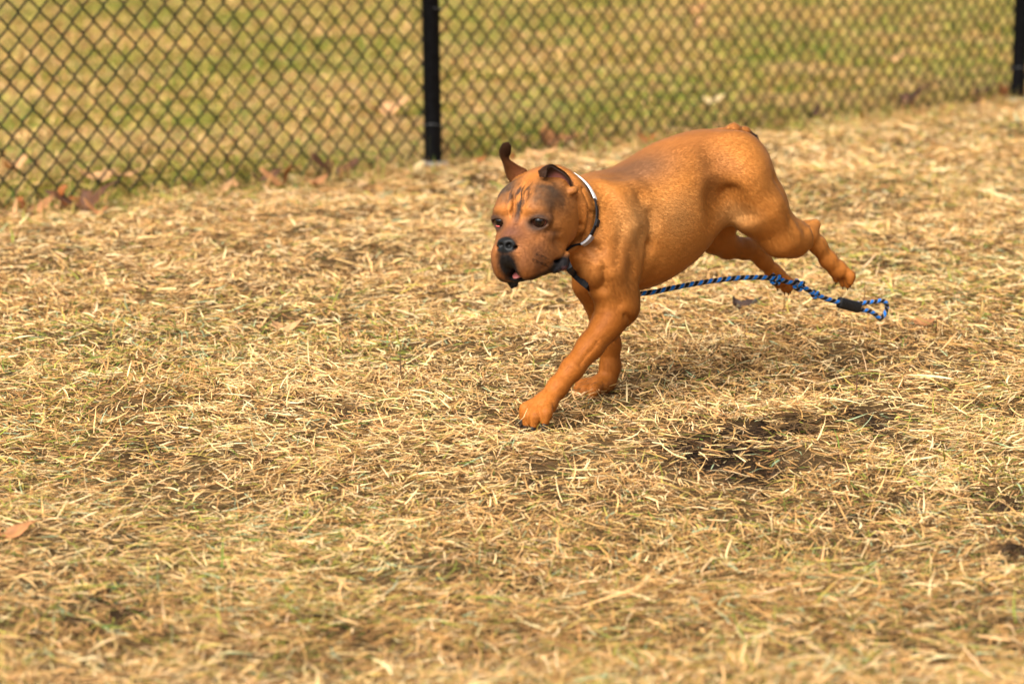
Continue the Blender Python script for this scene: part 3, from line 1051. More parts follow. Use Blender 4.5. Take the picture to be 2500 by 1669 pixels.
def ear(path, widths, axis0, axis1, curl, name='ear'):
    """flap swept along path (head frame); width direction turns from axis0 to axis1; curl cups the section"""
    P = spline(path, 22); n = len(P)
    Wd = np.interp(np.linspace(0, 1, n), np.linspace(0, 1, len(widths)), widths)
    Cu = np.interp(np.linspace(0, 1, n), np.linspace(0, 1, len(curl)), curl)
    T = np.gradient(P, axis=0); T /= np.linalg.norm(T, axis=1)[:, None]
    m_ = 11; V = np.zeros((n, m_, 3)); Nn = np.zeros((n, m_, 3))
    for i in range(n):
        s = i / (n - 1); a = A(*axis0) * (1 - s) + A(*axis1) * s
        a -= T[i] * (a @ T[i]); a /= np.linalg.norm(a); nn = np.cross(T[i], a)
        for j in range(m_):
            x = (j / (m_ - 1) - .5) * 2; an = x * Cu[i]
            if abs(Cu[i]) > 1e-3:
                V[i, j] = P[i] + Wd[i] / Cu[i] * (math.sin(an) * a + (1 - math.cos(an)) * nn)
            else: V[i, j] = P[i] + Wd[i] * x * a
            Nn[i, j] = -math.sin(an) * a + math.cos(an) * nn
    th = .0016
    V1 = (V + Nn * th).reshape(-1, 3); V2 = (V - Nn * th).reshape(-1, 3)
    EARS.append((V, Nn, T, th))
    Fc = []
    N_ = n * m_
    for i in range(n - 1):
        for j in range(m_ - 1):
            a = i * m_ + j; Fc.append((a, a + 1, a + m_ + 1, a + m_)); Fc.append((N_ + a, N_ + a + m_, N_ + a + m_ + 1, N_ + a + 1))
    ring = [j for j in range(m_)] + [i * m_ + m_ - 1 for i in range(1, n)] + [(n - 1) * m_ + j for j in range(m_ - 2, -1, -1)] + [i * m_ for i in range(n - 2, 0, -1)]
    for k in range(len(ring)):
        a, b_ = ring[k], ring[(k + 1) % len(ring)]
        Fc.append((a, N_ + a, N_ + b_, b_))
    s = np.repeat(np.linspace(0, 1, n), m_)
    x = np.tile(np.linspace(-1, 1, m_), n)
    cin = np.tile(A(.36, .15, .13), (N_, 1)); cin = mixc(cin, A(.020, .012, .010), np.clip(np.abs(x) * 2.0 - .8, 0, 1)); cin = mixc(cin, A(.05, .026, .018), sst(s, .50, .68))
    cout = np.tile(A(.20, .075, .03), (N_, 1)); cout = mixc(cout, A(.045, .022, .014), sst(s, .3, .8) * .9); cout = mixc(cout, A(.03, .018, .014), np.clip(np.abs(x) * 2 - 1.2, 0, 1))
    Va = np.concatenate([V1, V2]); C = np.concatenate([cin, cout])
    return (HM @ Va.T).T + HC, Fc, C


def he(x, y, back):
    """head-frame point seen at pixel x,y lying 'back' metres along the head's forward axis"""
    # intersect the view ray with the plane forward = back in the head frame
    Mw = np.c_[DF, DL, A(0, 0, 1)]
    nrm = Mw @ (HM @ A(1, 0, 0)); P0 = dog_world(HC + HM @ A(back, 0, 0))
    d = ray(x, y); tt = ((P0 - CC) @ nrm) / (d @ nrm)
    return ((Mw.T @ (CC + tt * d - DOG_O)) - HC) @ HM


# left ear (nearer): stands out to the side, the flap folded forward with the hollow showing
v, f, c = ear([he(1388, 474, -.034), he(1378, 460, -.028), he(1366, 443, -.022), he(1350, 426, -.012), he(1335, 412, .000), he(1327, 415, .010), he(1326, 428, .014)],
              [.014, .0220, .0265, .0230, .0150, .0105, .0040], (.1, -.7, -.76), (.2, -.75, -.3), [1.3, 1.35, 1.2, .9, .6, .4, .3])
o = mesh_obj('ear', v, f, EAR_OUT, dog, True, c); o['label'] = 'folded ear with its pink hollow showing'
# right ear: pricked and twisting, curled at the tip
v, f, c = ear([he(1268, 452, -.034), he(1253, 425, -.032), he(1243, 406, -.028), he(1235, 393, -.025), he(1230, 380, -.022), he(1234, 366, -.018), he(1245, 354, -.014)],
              [.018, .0250, .0150, .0070, .0095, .0100, .0030], (.0, .85, .50), (.25, .75, -.2), [1.0, 1.0, .9, .8, .8, .7, .4])
o = mesh_obj('ear', v, f, EAR_OUT, dog, True, c); o['label'] = 'pricked ear curling at the tip'

# ---- claws
CLAW = plain('claw_horn', (.022, .018, .016), .35, 0, 300, .5)
for tips, sz in ((NF_TIPS, .92), (FF_TIPS, .85), (NH_TIPS, .30), (FH_TIPS, .30)):
    for tp, dr in tips:
        dr = dr / np.linalg.norm(dr)
        P = [tp + dr * .001, tp + dr * .008 * sz, tp + dr * .0135 * sz + A(0, 0, -.002), tp + dr * .0165 * sz + A(0, 0, -.006)]
        v, f = tube(spline(P, 7), np.array([.0062, .0062, .0058, .0050, .0040, .0026, .0008]) * sz, 8)
        mesh_obj('claw', v, f, CLAW, dog)

# ---- the short coat
if True:
    NH = 420000
    tri = np.concatenate([DQ[:, [0, 1, 2]], DQ[:, [0, 2, 3]]])
    ar = np.linalg.norm(np.cross(DV[tri[:, 1]] - DV[tri[:, 0]], DV[tri[:, 2]] - DV[tri[:, 0]]), axis=1)
    r = np.random.default_rng(21)
    pick = np.searchsorted(np.cumsum(ar) / ar.sum(), r.random(NH)); pick = np.minimum(pick, len(tri) - 1)
    u = r.random((NH, 2)); fl = u.sum(1) > 1; u[fl] = 1 - u[fl]
    wts = np.c_[1 - u.sum(1), u]
    P = (DV[tri[pick]] * wts[:, :, None]).sum(1); N = (DN[tri[pick]] * wts[:, :, None]).sum(1); N /= np.linalg.norm(N, axis=1)[:, None]
    q = (P - HC) @ HM; qa = q.copy(); qa[:, 1] = np.abs(qa[:, 1])
    C, nm = coat_colour(P)
    bare = (nm > .9) | (np.linalg.norm((qa - EYE - A(.012, .003, 0)) / A(1, 1.25, .8), axis=1) < .0122) | (blob(qa, (.105, 0, -.082), (.045, .024, .014)) > .3)
    keep = ~bare
    P, N, C, q = P[keep], N[keep], C[keep], q[keep]; n = len(P)
    fl = fur_flow(P)
    fl = fl - N * (fl * N).sum(1)[:, None]
    fl /= np.linalg.norm(fl, axis=1)[:, None] + 1e-6
    jit = r.normal(0, .16, (n, 3)); fl = fl + jit; fl /= np.linalg.norm(fl, axis=1)[:, None]
    on_head = sst(q[:, 0], -.06, 0)
    L = (.0054 - .0022 * on_head) * r.uniform(.6, 1.25, n)
    legs = sst(.20 - P[:, 2], 0, .08) * (1 - on_head); L = L * (1 - .35 * legs)
    for pc in (da(1319, 1010, .09), da(1445, 952, -.07), da(2055, 665, .066), da(1908, 688, -.07)): L = L * (1 - .5 * np.exp(-(np.linalg.norm(P - pc, axis=1) / .045) ** 2))
    hindleg = sst(-P[:, 0], .36, .40); L = L * (1 - .35 * hindleg)
    lift = np.clip(r.normal(.11, .05, n), .03, .4)
    eP, eN, eF, eC, eL = [], [], [], [], []
    for V_, Nn_, T_, th_ in EARS:                      # short hair on the backs and edges of the ears
        k_ = 7000; ii = r.random(k_) * (V_.shape[0] - 1.001); jj = r.random(k_) * (V_.shape[1] - 1.001)
        edge = r.random(k_) < .25; jj = np.where(edge, np.where(r.random(k_) < .5, .02, V_.shape[1] - 1.02), jj)
        i0, j0 = ii.astype(int), jj.astype(int); fi, fj = (ii - i0)[:, None], (jj - j0)[:, None]
        g = lambda X: X[i0, j0] * (1 - fi) * (1 - fj) + X[i0 + 1, j0] * fi * (1 - fj) + X[i0, j0 + 1] * (1 - fi) * fj + X[i0 + 1, j0 + 1] * fi * fj
        nn_ = -g(Nn_); eP.append((HM @ (g(V_) + nn_ * th_).T).T + HC); eN.append((HM @ nn_.T).T); eF.append((HM @ T_[i0].T).T + r.normal(0, .2, (k_, 3)))
        sv = ii / V_.shape[0]
        eC.append(mixc(np.tile(A(.26, .095, .032), (k_, 1)), A(.060, .028, .016), sst(sv, .25, .7) * .9)); eL.append(np.full(k_, .0036))
    P = np.concatenate([P] + eP); N = np.concatenate([N] + eN); fl = np.concatenate([fl] + eF); C = np.concatenate([C] + eC)
    L = np.concatenate([L] + eL) ; lift = np.concatenate([lift, np.full(len(P) - n, .25)]); n = len(P)
    # whiskers
    wp = []
    for sg in (1, -1):
        for a_, b_ in ((.100, -.040), (.104, -.052), (.090, -.046), (.094, -.058), (.082, -.053), (.084, -.064), (.110, -.046)): wp.append((a_, sg * .0465, b_))
    wp = HC + (HM @ np.array(wp).T).T; kw = len(wp); sgn = np.repeat([1.0, -1.0], kw // 2)
    wf = (HM @ np.c_[np.full(kw, -.15), sgn * .9, np.full(kw, -.35)].T).T + r.normal(0, .18, (kw, 3))
    P = np.concatenate([P, wp]); N = np.concatenate([N, np.tile(HM @ A(0, 0, -1.0), (kw, 1))]); fl = np.concatenate([fl, wf]); C = np.concatenate([C, np.tile(A(.03, .02, .015), (kw, 1))])
    L = np.concatenate([L, r.uniform(.008, .016, kw)]); lift = np.concatenate([lift, np.full(kw, .3)]); n = len(P)
    p0 = P - N * .0006
    p1 = P + fl * (L * .5)[:, None] + N * (L * .5 * lift * 1.25)[:, None]
    p2 = P + fl * L[:, None] + N * (L * lift * 1.25)[:, None]
    pts = np.stack([p0, p1, p2], 1).reshape(-1, 3).astype(np.float32)
    hc = bpy.data.hair_curves.new('coat')
    hc.add_curves([3] * n)
    hc.attributes['position'].data.foreach_set('vector', pts.ravel())
    ra = hc.attributes.get('radius') or hc.attributes.new('radius', 'FLOAT', 'POINT')
    ra.data.foreach_set('value', np.tile(np.array([.00026, .00023, .00005], np.float32), n))
    ca = hc.attributes.new('Col', 'FLOAT_COLOR', 'CURVE')
    cc = np.ones((n, 4), np.float32); cc[:, :3] = np.clip(C * .92 * (r.uniform(.90, 1.10, n) * (.97 + .06 * noise(np.c_[P[:, 0] * 90, P[:, 1] * 420, P[:, 2] * 420], 1.0)))[:, None], .003, .95)
    ca.data.foreach_set('color', cc.ravel())
    na_ = hc.attributes.new('Nrm', 'FLOAT_VECTOR', 'CURVE')
    nj = N + fl * .08 + r.normal(0, .03, (n, 3)); nj /= np.linalg.norm(nj, axis=1)[:, None]
    na_.data.foreach_set('vector', nj.astype(np.float32).ravel())
    m, t, b = new_mat('dog_hair')
    a = t.nodes.new('ShaderNodeAttribute'); a.attribute_name = 'Col'
    a2 = t.nodes.new('ShaderNodeAttribute'); a2.attribute_name = 'Nrm'
    vt = t.nodes.new('ShaderNodeVectorTransform'); vt.vector_type = 'NORMAL'; vt.convert_from = 'OBJECT'; vt.convert_to = 'WORLD'
    t.links.new(a2.outputs['Vector'], vt.inputs[0]); t.links.new(vt.outputs[0], b.inputs['Normal'])
    t.links.new(a.outputs['Color'], b.inputs['Base Color'])
    b.inputs['Roughness'].default_value = .5; b.inputs['Specular IOR Level'].default_value = .13
    hc.materials.append(m)
    ho = bpy.data.objects.new('coat', hc); col.objects.link(ho); ho.parent = dog


# ------------------------------------------------------------------ collar and leash
W3 = np.c_[DF, DL, A(0, 0, 1)]
NECK_SDF = group([op for op in DOG_OPS])


def snap(c, d, off):
    """march from c along d (dog frame) to the surface, then stand off"""
    d = A(*d); d /= np.linalg.norm(d)
    ts = np.linspace(0, .16, 321); v = NECK_SDF(c + d * ts[:, None])
    k = np.argmax(v > 0)
    return c + d * (ts[k] + off)


def front(x, y, off=.004):
    """first point of the dog's surface seen at a pixel"""
    d = W3.T @ ray(x, y); o0 = W3.T @ (CC - DOG_O); ts = np.linspace(3.9, 4.9, 1000)
    v = NECK_SDF(o0 + d * ts[:, None])
    if v.min() >= off: return o0 + d * ts[np.argmin(v)]
    return o0 + d * ts[np.argmax(v < off)]


# the collar lies in a tilted ring around the neck
q1, q2, q3 = da(1402, 414, .035), front(1450, 480), front(1412, 606)
ring_n = np.cross(q2 - q1, q3 - q1); ring_n /= np.linalg.norm(ring_n)
if ring_n[0] < 0: ring_n = -ring_n
na, nb_ = A(.05, 0, .332), HC
ring_c = na + (nb_ - na) * (((q2 - na) @ ring_n) / ((nb_ - na) @ ring_n))
ring_u = A(0, 0, 1) - ring_n * ring_n[2]; ring_u /= np.linalg.norm(ring_u)
ring_v = np.cross(ring_n, ring_u)
K = 72
RING = np.array([snap(ring_c, math.cos(a) * ring_u + math.sin(a) * ring_v, .002) for a in np.linspace(0, 2 * math.pi, K, endpoint=False)])
for _ in range(6): RING = (np.roll(RING, 1, 0) + 2 * RING + np.roll(RING, -1, 0)) / 4
cen = RING.mean(0); RING = RING + (RING - cen) / np.linalg.norm(RING - cen, axis=1)[:, None] * .0025


def band(i0, i1, half, thick, grow=0.0):
    V, Fc = [], []; n = i1 - i0 + 1
    for i in range(i0, i1 + 1):
        p = RING[i % K]; rd = p - cen; rd /= np.linalg.norm(rd)
        tg = RING[(i + 1) % K] - RING[(i - 1) % K]; tg /= np.linalg.norm(tg)
        wd = np.cross(tg, rd)
        for a, b in ((-1, 0), (1, 0), (1, 1), (-1, 1)):
            V.append(p + wd * half * a + rd * (thick * b + grow))
    for i in range(n - 1):
        o0, o1 = i * 4, i * 4 + 4
        for k in range(4): Fc.append((o0 + k, o0 + (k + 1) % 4, o1 + (k + 1) % 4, o1 + k))
    Fc += [(3, 2, 1, 0), tuple((n - 1) * 4 + k for k in range(4))]
    return np.array(V), Fc


WEB_W = plain('white_webbing', (.80, .79, .76), .7, 0, 700, .06, .3)
WEB_K = plain('black_webbing', (.012, .012, .014), .75, 0, 700, .4, .3)
collar = empty('collar', tuple(DOG_O), dog.rotation_euler.z)
tag(collar, 'white and black webbing collar around the neck of the tan dog', 'collar')
v, f = band(-12, 10, .0078, .0024); mesh_obj('white_band', v, f, WEB_W, collar, False)
v, f = band(10, 60, .0060, .0020); mesh_obj('black_band', v, f, WEB_K, collar, False)
v, f = band(45, 49, .0085, .0040, .0022); mesh_obj('buckle', v, f, plain('grey_buckle', (.36, .35, .36), .35, 0, 200, .1), collar, False)
v, f = band(52, 54, .0072, .0030, .0022); mesh_obj('strap_keeper', v, f, WEB_K, collar, False)

# leash: twisted cord of blue, black and sand yarns
LP = [da(1398, 668, .030), da(1440, 702, .010), da(1500, 720, .0), da(1557, 717, .0), da(1593, 713, 0), da(1641, 703, 0), da(1693, 693, 0), da(1744, 685, 0), da(1796, 679, 0),
      da(1848, 677, 0), da(1889, 680, 0), da(1923, 688, 0), da(1951, 695, 0), da(1985, 715, 0), da(2012, 727, 0), da(2040, 736, 0), da(2073, 744, 0)]
leash = empty('leash', tuple(DOG_O), dog.rotation_euler.z)
tag(leash, 'blue and black twisted rope leash trailing behind the dog in the air', 'leash')
BLUE = plain('blue_yarn', (.012, .18, .62), .8, 0, 900, .35, .5)
BLK = plain('black_yarn', (.010, .010, .012), .8, 0, 900, .4, .5)
SAND = plain('sand_yarn', (.24, .20, .17), .85, 0, 900, .3, .5)


def cord(path, n, rad, pitch, parent, phase=0.0):
    P = spline(path, n)
    L_ = np.r_[0, np.cumsum(np.linalg.norm(np.diff(P, axis=0), axis=1))]
    T = np.gradient(P, axis=0); T /= np.linalg.norm(T, axis=1)[:, None]
    up = A(0, 0, 1); B1 = np.cross(T, up); B1 /= np.linalg.norm(B1, axis=1)[:, None]; B2 = np.cross(B1, T)
    ang = L_ / pitch * 2 * math.pi + phase
    for k, (mt, wd) in enumerate(((BLUE, 1.0), (BLUE, 1.0), (SAND, .35), (BLK, 1.0), (BLK, 1.0), (SAND, .35))):
        a = ang + k * math.pi / 3
        Q = P + rad * .62 * (np.cos(a)[:, None] * B1 + np.sin(a)[:, None] * B2)
        wob = 1 + .06 * np.sin(L_ * 2300 + k)
        v, f = tube(Q, rad * .50 * wob * wd ** .3, 7)
        mesh_obj({0: 'blue_yarn', 1: 'blue_yarn', 2: 'sand_yarn', 3: 'black_yarn', 4: 'black_yarn', 5: 'sand_yarn'}[k], v, f, mt, parent)
    return P


rope = empty('rope'); rope.parent = leash
cord(LP, 520, .0044, .0225, rope)
# chest strap end: flat black webbing from the collar down between the forelegs
def ribbon(path, n, half, thick, nrm):
    P = spline(path, n); T = np.gradient(P, axis=0); T /= np.linalg.norm(T, axis=1)[:, None]
    nn = A(*nrm); V, Fc = [], []
    for i in range(n):
        wd = np.cross(T[i], nn); wd /= np.linalg.norm(wd); un = np.cross(wd, T[i])
        for a, b in ((-1, 0), (1, 0), (1, 1), (-1, 1)): V.append(P[i] + wd * half * a + un * thick * b)
    for i in range(n - 1):
        for k in range(4): Fc.append((i * 4 + k, i * 4 + (k + 1) % 4, i * 4 + 4 + (k + 1) % 4, i * 4 + 4 + k))
    Fc += [(3, 2, 1, 0), tuple((n - 1) * 4 + k for k in range(4))]
    return np.array(V), Fc


low = RING[np.argmin(RING[:, 2])]


SP = [RING[39], front(1390, 655), front(1402, 670), front(1418, 685), front(1432, 696), da(1446, 708, .05), da(1470, 722, .02)]
v, f = ribbon(SP, 24, .0058, .0024, W3.T @ -CF); mesh_obj('chest_strap', v, f, WEB_K, leash, False)


def knot(c, t, r, seed, parent):
    """an overhand knot: the cord wound round itself"""
    c = A(*c); t = A(*t) / np.linalg.norm(t); b1 = np.cross(t, A(0, 0, 1)); b1 /= np.linalg.norm(b1); b2 = np.cross(b1, t)
    s = np.linspace(0, 2 * math.pi, 60)
    x = np.sin(s) + 2 * np.sin(2 * s); y = np.cos(s) - 2 * np.cos(2 * s); z = -np.sin(3 * s)
    P = c + (b1 * x[:, None] + b2 * y[:, None]) * r * .30 + t * (z * r * .55)[:, None]
    kn = empty('knot'); kn.parent = parent
    cord(list(P), 150, r * .40, .016, kn, seed)


tl = da(1923, 688, 0) - da(1848, 677, 0)
knot(da(1894, 681, .0), tl, .0098, 0, leash)
knot(da(1950, 695, .0), da(1985, 715, 0) - da(1923, 688, 0), .0098, 1, leash)
knot(da(1990, 717, .0), da(2012, 727, 0) - da(1985, 715, 0), .0072, 2, leash)
# handle loop and its black leather slider
loop = empty('handle_loop'); loop.parent = leash
cord([da(2075, 742, .0), da(2100, 740, .0), da(2128, 737, 0), da(2152, 734, .0), da(2163, 739, .0), da(2165, 752, .0), da(2159, 768, .0), da(2148, 777, .0), da(2138, 768, .0),
      da(2122, 759, .0), da(2098, 755, .0), da(2075, 748, .0)], 300, .0040, .0200, loop, 1.0)
sl = [da(2048, 738, .0), da(2072, 744, .0), da(2098, 751, .0)]
P = spline(sl, 14); V, Fc = [], []
T = np.gradient(P, axis=0); T /= np.linalg.norm(T, axis=1)[:, None]
vw = W3.T @ -CF
for i in range(14):
    a_ = np.cross(T[i], vw); a_ /= np.linalg.norm(a_); b_ = np.cross(a_, T[i])
    e_ = .86 if i in (0, 13) else 1.0
    for k in range(16):
        th = 2 * math.pi * k / 16; c_, s_ = math.cos(th), math.sin(th)
        V.append(P[i] + a_ * .0112 * e_ * np.sign(c_) * abs(c_) ** .6 + b_ * .0075 * e_ * np.sign(s_) * abs(s_) ** .6)
for i in range(13):
    for k in range(16): Fc.append((i * 16 + k, i * 16 + (k + 1) % 16, i * 16 + 16 + (k + 1) % 16, i * 16 + 16 + k))
Fc += [tuple(range(16))[::-1], tuple(13 * 16 + k for k in range(16))]
mesh_obj('leather_slider', np.array(V), Fc, plain('black_leather', (.012, .011, .011), .5, 0, 260, .5, .5), leash)

# ------------------------------------------------------------------ chain-link fence
FH = 1.25; DW, DH = .070, .0775
fence = empty('chain_link_fence', tuple(POST1), FENCE_RZ)
tag(fence, 'black chain-link fence with round black posts crossing behind the dog', 'fence')
VINYL = plain('black_vinyl_wire', (.007, .008, .007), .5, 0, 40, .3, spec=.1)
POSTM = plain('black_post_paint', (.004, .004, .0045), .45, 0, 60, .4, .1, spec=.08)
# a wire is a flattened helix; neighbours interlock, so every second one is the mirror image
nc = int(FH / (DH / 2)); HW = DW / 4
wd = []
for flip in (1, -1):
    pts = []
    for i in range(nc + 1):
        z = .012 + i * DH / 2; sx = flip * (1 if i % 2 else -1); fy = .0024
        pts.append((sx * (HW - .0022), -sx * fy, z - DH * .06)); pts.append((sx * (HW + .0017), 0, z)); pts.append((sx * (HW - .0022), sx * fy, z + DH * .06))
    v, f = tube(np.array(pts), .0032, 5)
    o = mesh_obj('wire', v, f, VINYL, fence); wd.append(o.data)
    bpy.data.objects.remove(o)
s0 = -2.45; n_w = int((4.3 - s0) / (DW / 2))
for i in range(n_w):
    o = bpy.data.objects.new('wire', wd[i % 2]); col.objects.link(o); o.parent = fence; o.location = (s0 + i * DW / 2, .033, .004 * math.sin(i * .21))
th = np.linspace(0, 2 * math.pi, 24, endpoint=False)


def post_mesh():
    prof = [(.0285, -.10), (.0285, FH + .02), (.031, FH + .022), (.031, FH + .05), (.024, FH + .068), (.004, FH + .075)]
    V = [(r_ * math.cos(a), r_ * math.sin(a), z_) for r_, z_ in prof for a in th]
    Fc = [(i * 24 + k, i * 24 + (k + 1) % 24, i * 24 + 24 + (k + 1) % 24, i * 24 + 24 + k) for i in range(len(prof) - 1) for k in range(24)]
    Fc.append(tuple((len(prof) - 1) * 24 + k for k in range(24)))
    return np.array(V), Fc


def footing_mesh(seed):
    r_ = np.random.default_rng(seed); V = []
    for rr, z_ in ((.060, -.08), (.054, .000), (.042, .008), (.026, .010)):
        for k, a in enumerate(th): q = rr * (1 + .12 * r_.normal()); V.append((q * math.cos(a), q * math.sin(a), z_ + .003 * r_.normal()))
    Fc = [(i * 24 + k, i * 24 + (k + 1) % 24, i * 24 + 24 + (k + 1) % 24, i * 24 + 24 + k) for i in range(3) for k in range(24)]
    return np.array(V), Fc


CONC = plain('concrete', (.24, .22, .20), .9, 0, 90, .3, .4)
pv, pf = post_mesh(); pm = None
for k in range(-1, 2):
    if pm is None:
        po = mesh_obj('post', pv, pf, POSTM, fence); pm = po.data
    else:
        po = bpy.data.objects.new('post', pm); col.objects.link(po); po.parent = fence
    po.location = (k * SPAN, 0, 0)
    po.rotation_euler = (0, R(-.9) if k == 0 else R(.25), 0)
    fv, ff = footing_mesh(k + 5); fo = mesh_obj('concrete_footing', fv, ff, CONC, fence); fo.location = (k * SPAN, 0, 0)
    for zt in (.13, .50, .86):
        v, f = tube([(.031 * math.cos(a), .031 * math.sin(a) + (.006 if math.sin(a) > .3 else 0), zt + .004 * math.sin(2 * a)) for a in np.linspace(0, 2 * math.pi, 20, endpoint=False)], .0016, 6, closed=True)
        to = mesh_obj('tie_wire', v, f, plain('tie_%d_%d' % (k + 1, int(zt * 100)), (.10, .10, .10), .35, .6), fence); to.location = (k * SPAN, 0, 0)
v, f = tube([(s0 - .1, 0, FH + .035), (4.4, 0, FH + .035)], .021, 14)
mesh_obj('top_rail', v, f, POSTM, fence)

# ------------------------------------------------------------------ fallen leaves and clods
def leaf_mesh(seed, lobes, curl, fold, ragged=.15, sz=1.0, aspect=1.0):
    r_ = np.random.default_rng(seed); n_a, n_r = 48, 6
    V, Cc = [(0, 0, 0)], []
    ph = r_.uniform(0, 6.28)
    for j in range(1, n_r + 1):
        for k in range(n_a):
            a = 2 * math.pi * k / n_a
            rr = 1 + .42 * math.cos(lobes * a) * (1 if lobes else 0) + .10 * math.cos(3 * lobes * a + ph) + ragged * .3 * r_.normal() * (j == n_r)
            rr *= .55 + .35 * math.cos(a) ** 2
            q = rr * (j / n_r)
            x, y = q * math.cos(a) * 1.0, q * math.sin(a) * aspect
            z = curl * (x * x * .9 + .25 * math.sin(3.1 * x + ph)) + fold * abs(y) + .10 * math.sin(4 * x + 5 * y + ph) * (j / n_r)
            V.append((x * sz, y * sz, z * sz))
    Fc = [(0, 1 + k, 1 + (k + 1) % n_a) for k in range(n_a)]
    for j in range(n_r - 1):
        for k in range(n_a): Fc.append((1 + j * n_a + k, 1 + (j + 1) * n_a + k, 1 + (j + 1) * n_a + (k + 1) % n_a, 1 + j * n_a + (k + 1) % n_a))
    return np.array(V), Fc


LEAFM = {}


def leaf_mat(c):
    if c not in LEAFM:
        m, t, b = new_mat('dry_leaf_%d' % len(LEAFM))
        tc = t.nodes.new('ShaderNodeTexCoord'); n_ = t.nodes.new('ShaderNodeTexNoise'); n_.inputs['Scale'].default_value = 45; n_.inputs['Detail'].default_value = 6
        rp = t.nodes.new('ShaderNodeValToRGB'); rp.color_ramp.elements[0].position = .32; rp.color_ramp.elements[1].position = .68
        rp.color_ramp.elements[0].color = (*[q * .62 for q in c], 1); rp.color_ramp.elements[1].color = (*[min(1, q * 1.25) for q in c], 1)
        t.links.new(tc.outputs['Object'], n_.inputs['Vector']); t.links.new(n_.outputs[0], rp.inputs[0]); t.links.new(rp.outputs[0], b.inputs['Base Color'])
        b.inputs['Roughness'].default_value = .7
        tr = t.nodes.new('ShaderNodeBsdfTranslucent'); mx = t.nodes.new('ShaderNodeMixShader'); mx.inputs[0].default_value = .2
        t.links.new(rp.outputs[0], tr.inputs[0]); t.links.new(b.outputs[0], mx.inputs[1]); t.links.new(tr.outputs[0], mx.inputs[2])
        t.links.new(mx.outputs[0], t.nodes['Material Output'].inputs[0])
        LEAFM[c] = m
    return LEAFM[c]


TANL, ORNG, BRWN, PALEL, PINK = (.56, .30, .12), (.42, .13, .025), (.12, .045, .015), (.64, .47, .22), (.40, .17, .055)
# pixel x, y, size (px across), colour, lobes, curl, tilt x, tilt y, turn, label
LEAVES = [
    (938, 272, 105, TANL, 5, .5, 12, 5, 20, 'tan lobed leaf lying on the green turf behind the fence, left of the post'),
    (38, 418, 70, TANL, 4, .4, 10, -6, 70, 'tan leaf behind the fence at the left edge of the picture'),
    (262, 438, 100, TANL, 4, .3, 14, 0, -10, 'pale tan leaf lying behind the fence above the two upright leaves'),
    (138, 500, 72, ORNG, 4, .9, 70, 25, 80, 'orange-brown leaf standing on edge at the fence foot, far left'),
    (212, 500, 105, BRWN, 4, .5, 28, -10, 5, 'dark rust-brown curled leaf lying against the fence foot'),
    (70, 522, 70, PINK, 3, .6, 20, 10, 40, 'pinkish brown leaf on the straw beside the upright orange leaf'),
    (250, 528, 60, PINK, 4, .5, 16, 0, -30, 'crumpled brown leaf in the straw below the dark rust-brown leaf'),
    (632, 440, 62, BRWN, 3, .6, 24, 12, 30, 'dark dry leaf caught at the fence foot midway to the post'),
    (690, 450, 64, PINK, 4, .7, 18, -14, -40, 'light brown crumpled leaf in the straw midway along the left fence bay'),
    (805, 422, 74, BRWN, 4, .8, 45, 10, 15, 'dark brown crumpled leaf standing at the fence foot left of the post'),
    (770, 455, 50, PINK, 3, .6, 22, 5, 60, 'small brown leaf just in front of the crumpled leaf near the post'),
    (1012, 440, 52, PALEL, 2, .5, 48, 30, 100, 'pale cream leaf standing up beside the foot of the post'),
    (1338, 352, 72, PINK, 4, .8, 58, 10, 40, "pinkish tan leaf upright at the fence foot above the dog's head"),
    (1310, 383, 60, TANL, 3, .5, 22, 0, 10, "tan leaf lying between the fence and the dog's folded ear"),
    (1576, 344, 36, ORNG, 3, .5, 35, 0, 0, "small orange leaf just above the dog's back"),
    (1692, 33, 46, PINK, 4, .5, 20, 0, 30, 'small pinkish leaf far out on the turf near the top edge'),
    (1700, 62, 44, TANL, 3, .5, 20, 0, 80, 'small tan leaf far out on the turf, below the pinkish one'),
    (1735, 258, 44, PALEL, 3, .5, 25, 0, 20, "pale leaf behind the fence above the dog's rump"),
    (2215, 250, 74, BRWN, 4, .6, 22, -12, 20, 'dark brown leaf at the fence foot near the right-hand post'),
    (2440, 235, 46, ORNG, 3, .9, 66, 12, 90, 'narrow orange-tan leaf standing beside the right-hand post'),
    (2385, 232, 54, BRWN, 4, .5, 18, 0, 0, 'brown leaf lying at the fence foot left of the right-hand post'),
    (1980, 285, 40, BRWN, 3, .6, 25, 0, 60, 'dark leaf in the straw between the rump and the fence'),
    (2180, 150, 40, TANL, 3, .5, 20, 0, 10, 'tan leaf on the turf behind the right fence bay'),
    (690, 800, 62, TANL, 3, .4, 12, 6, 10, 'tan leaf flat on the straw in front of the dog'),
    (15, 1312, 90, PINK, 2, .3, 10, 0, 20, 'pinkish leaf cut by the left edge in the foreground straw'),
    (2255, 803, 56, PINK, 3, .4, 12, 0, -20, 'pinkish brown leaf on the straw below the leash handle'),
    (1803, 762, 48, (.045, .02, .011), 3, 1.0, 38, 20, 30, 'dark curled leaf on the straw under the leash'),
]
for i, (x, y, px, c, lo, cu, tx, ty, tz, lb) in enumerate(LEAVES):
    g = ground_at(x, y + px * .12); k = float(np.linalg.norm(g - CC)) / F_PX
    v, f = leaf_mesh(100 + i, lo, cu, .25, .2, px * k * .62, .8)
    o = mesh_obj('fallen_leaf', v, f, leaf_mat(c))
    o.rotation_euler = (R(tx), R(ty), R(tz))
    Mr = np.array(o.rotation_euler.to_matrix()); zmin = (v @ Mr.T)[:, 2].min()
    gz = float(ground_z(g[None, :2])[0])
    o.location = (g[0], g[1], gz + .014 - zmin * .75)
    sm = o.modifiers.new('thickness', 'SOLIDIFY'); sm.thickness = .0006
    tag(o, lb, 'leaf', 'dead leaves on the grass')

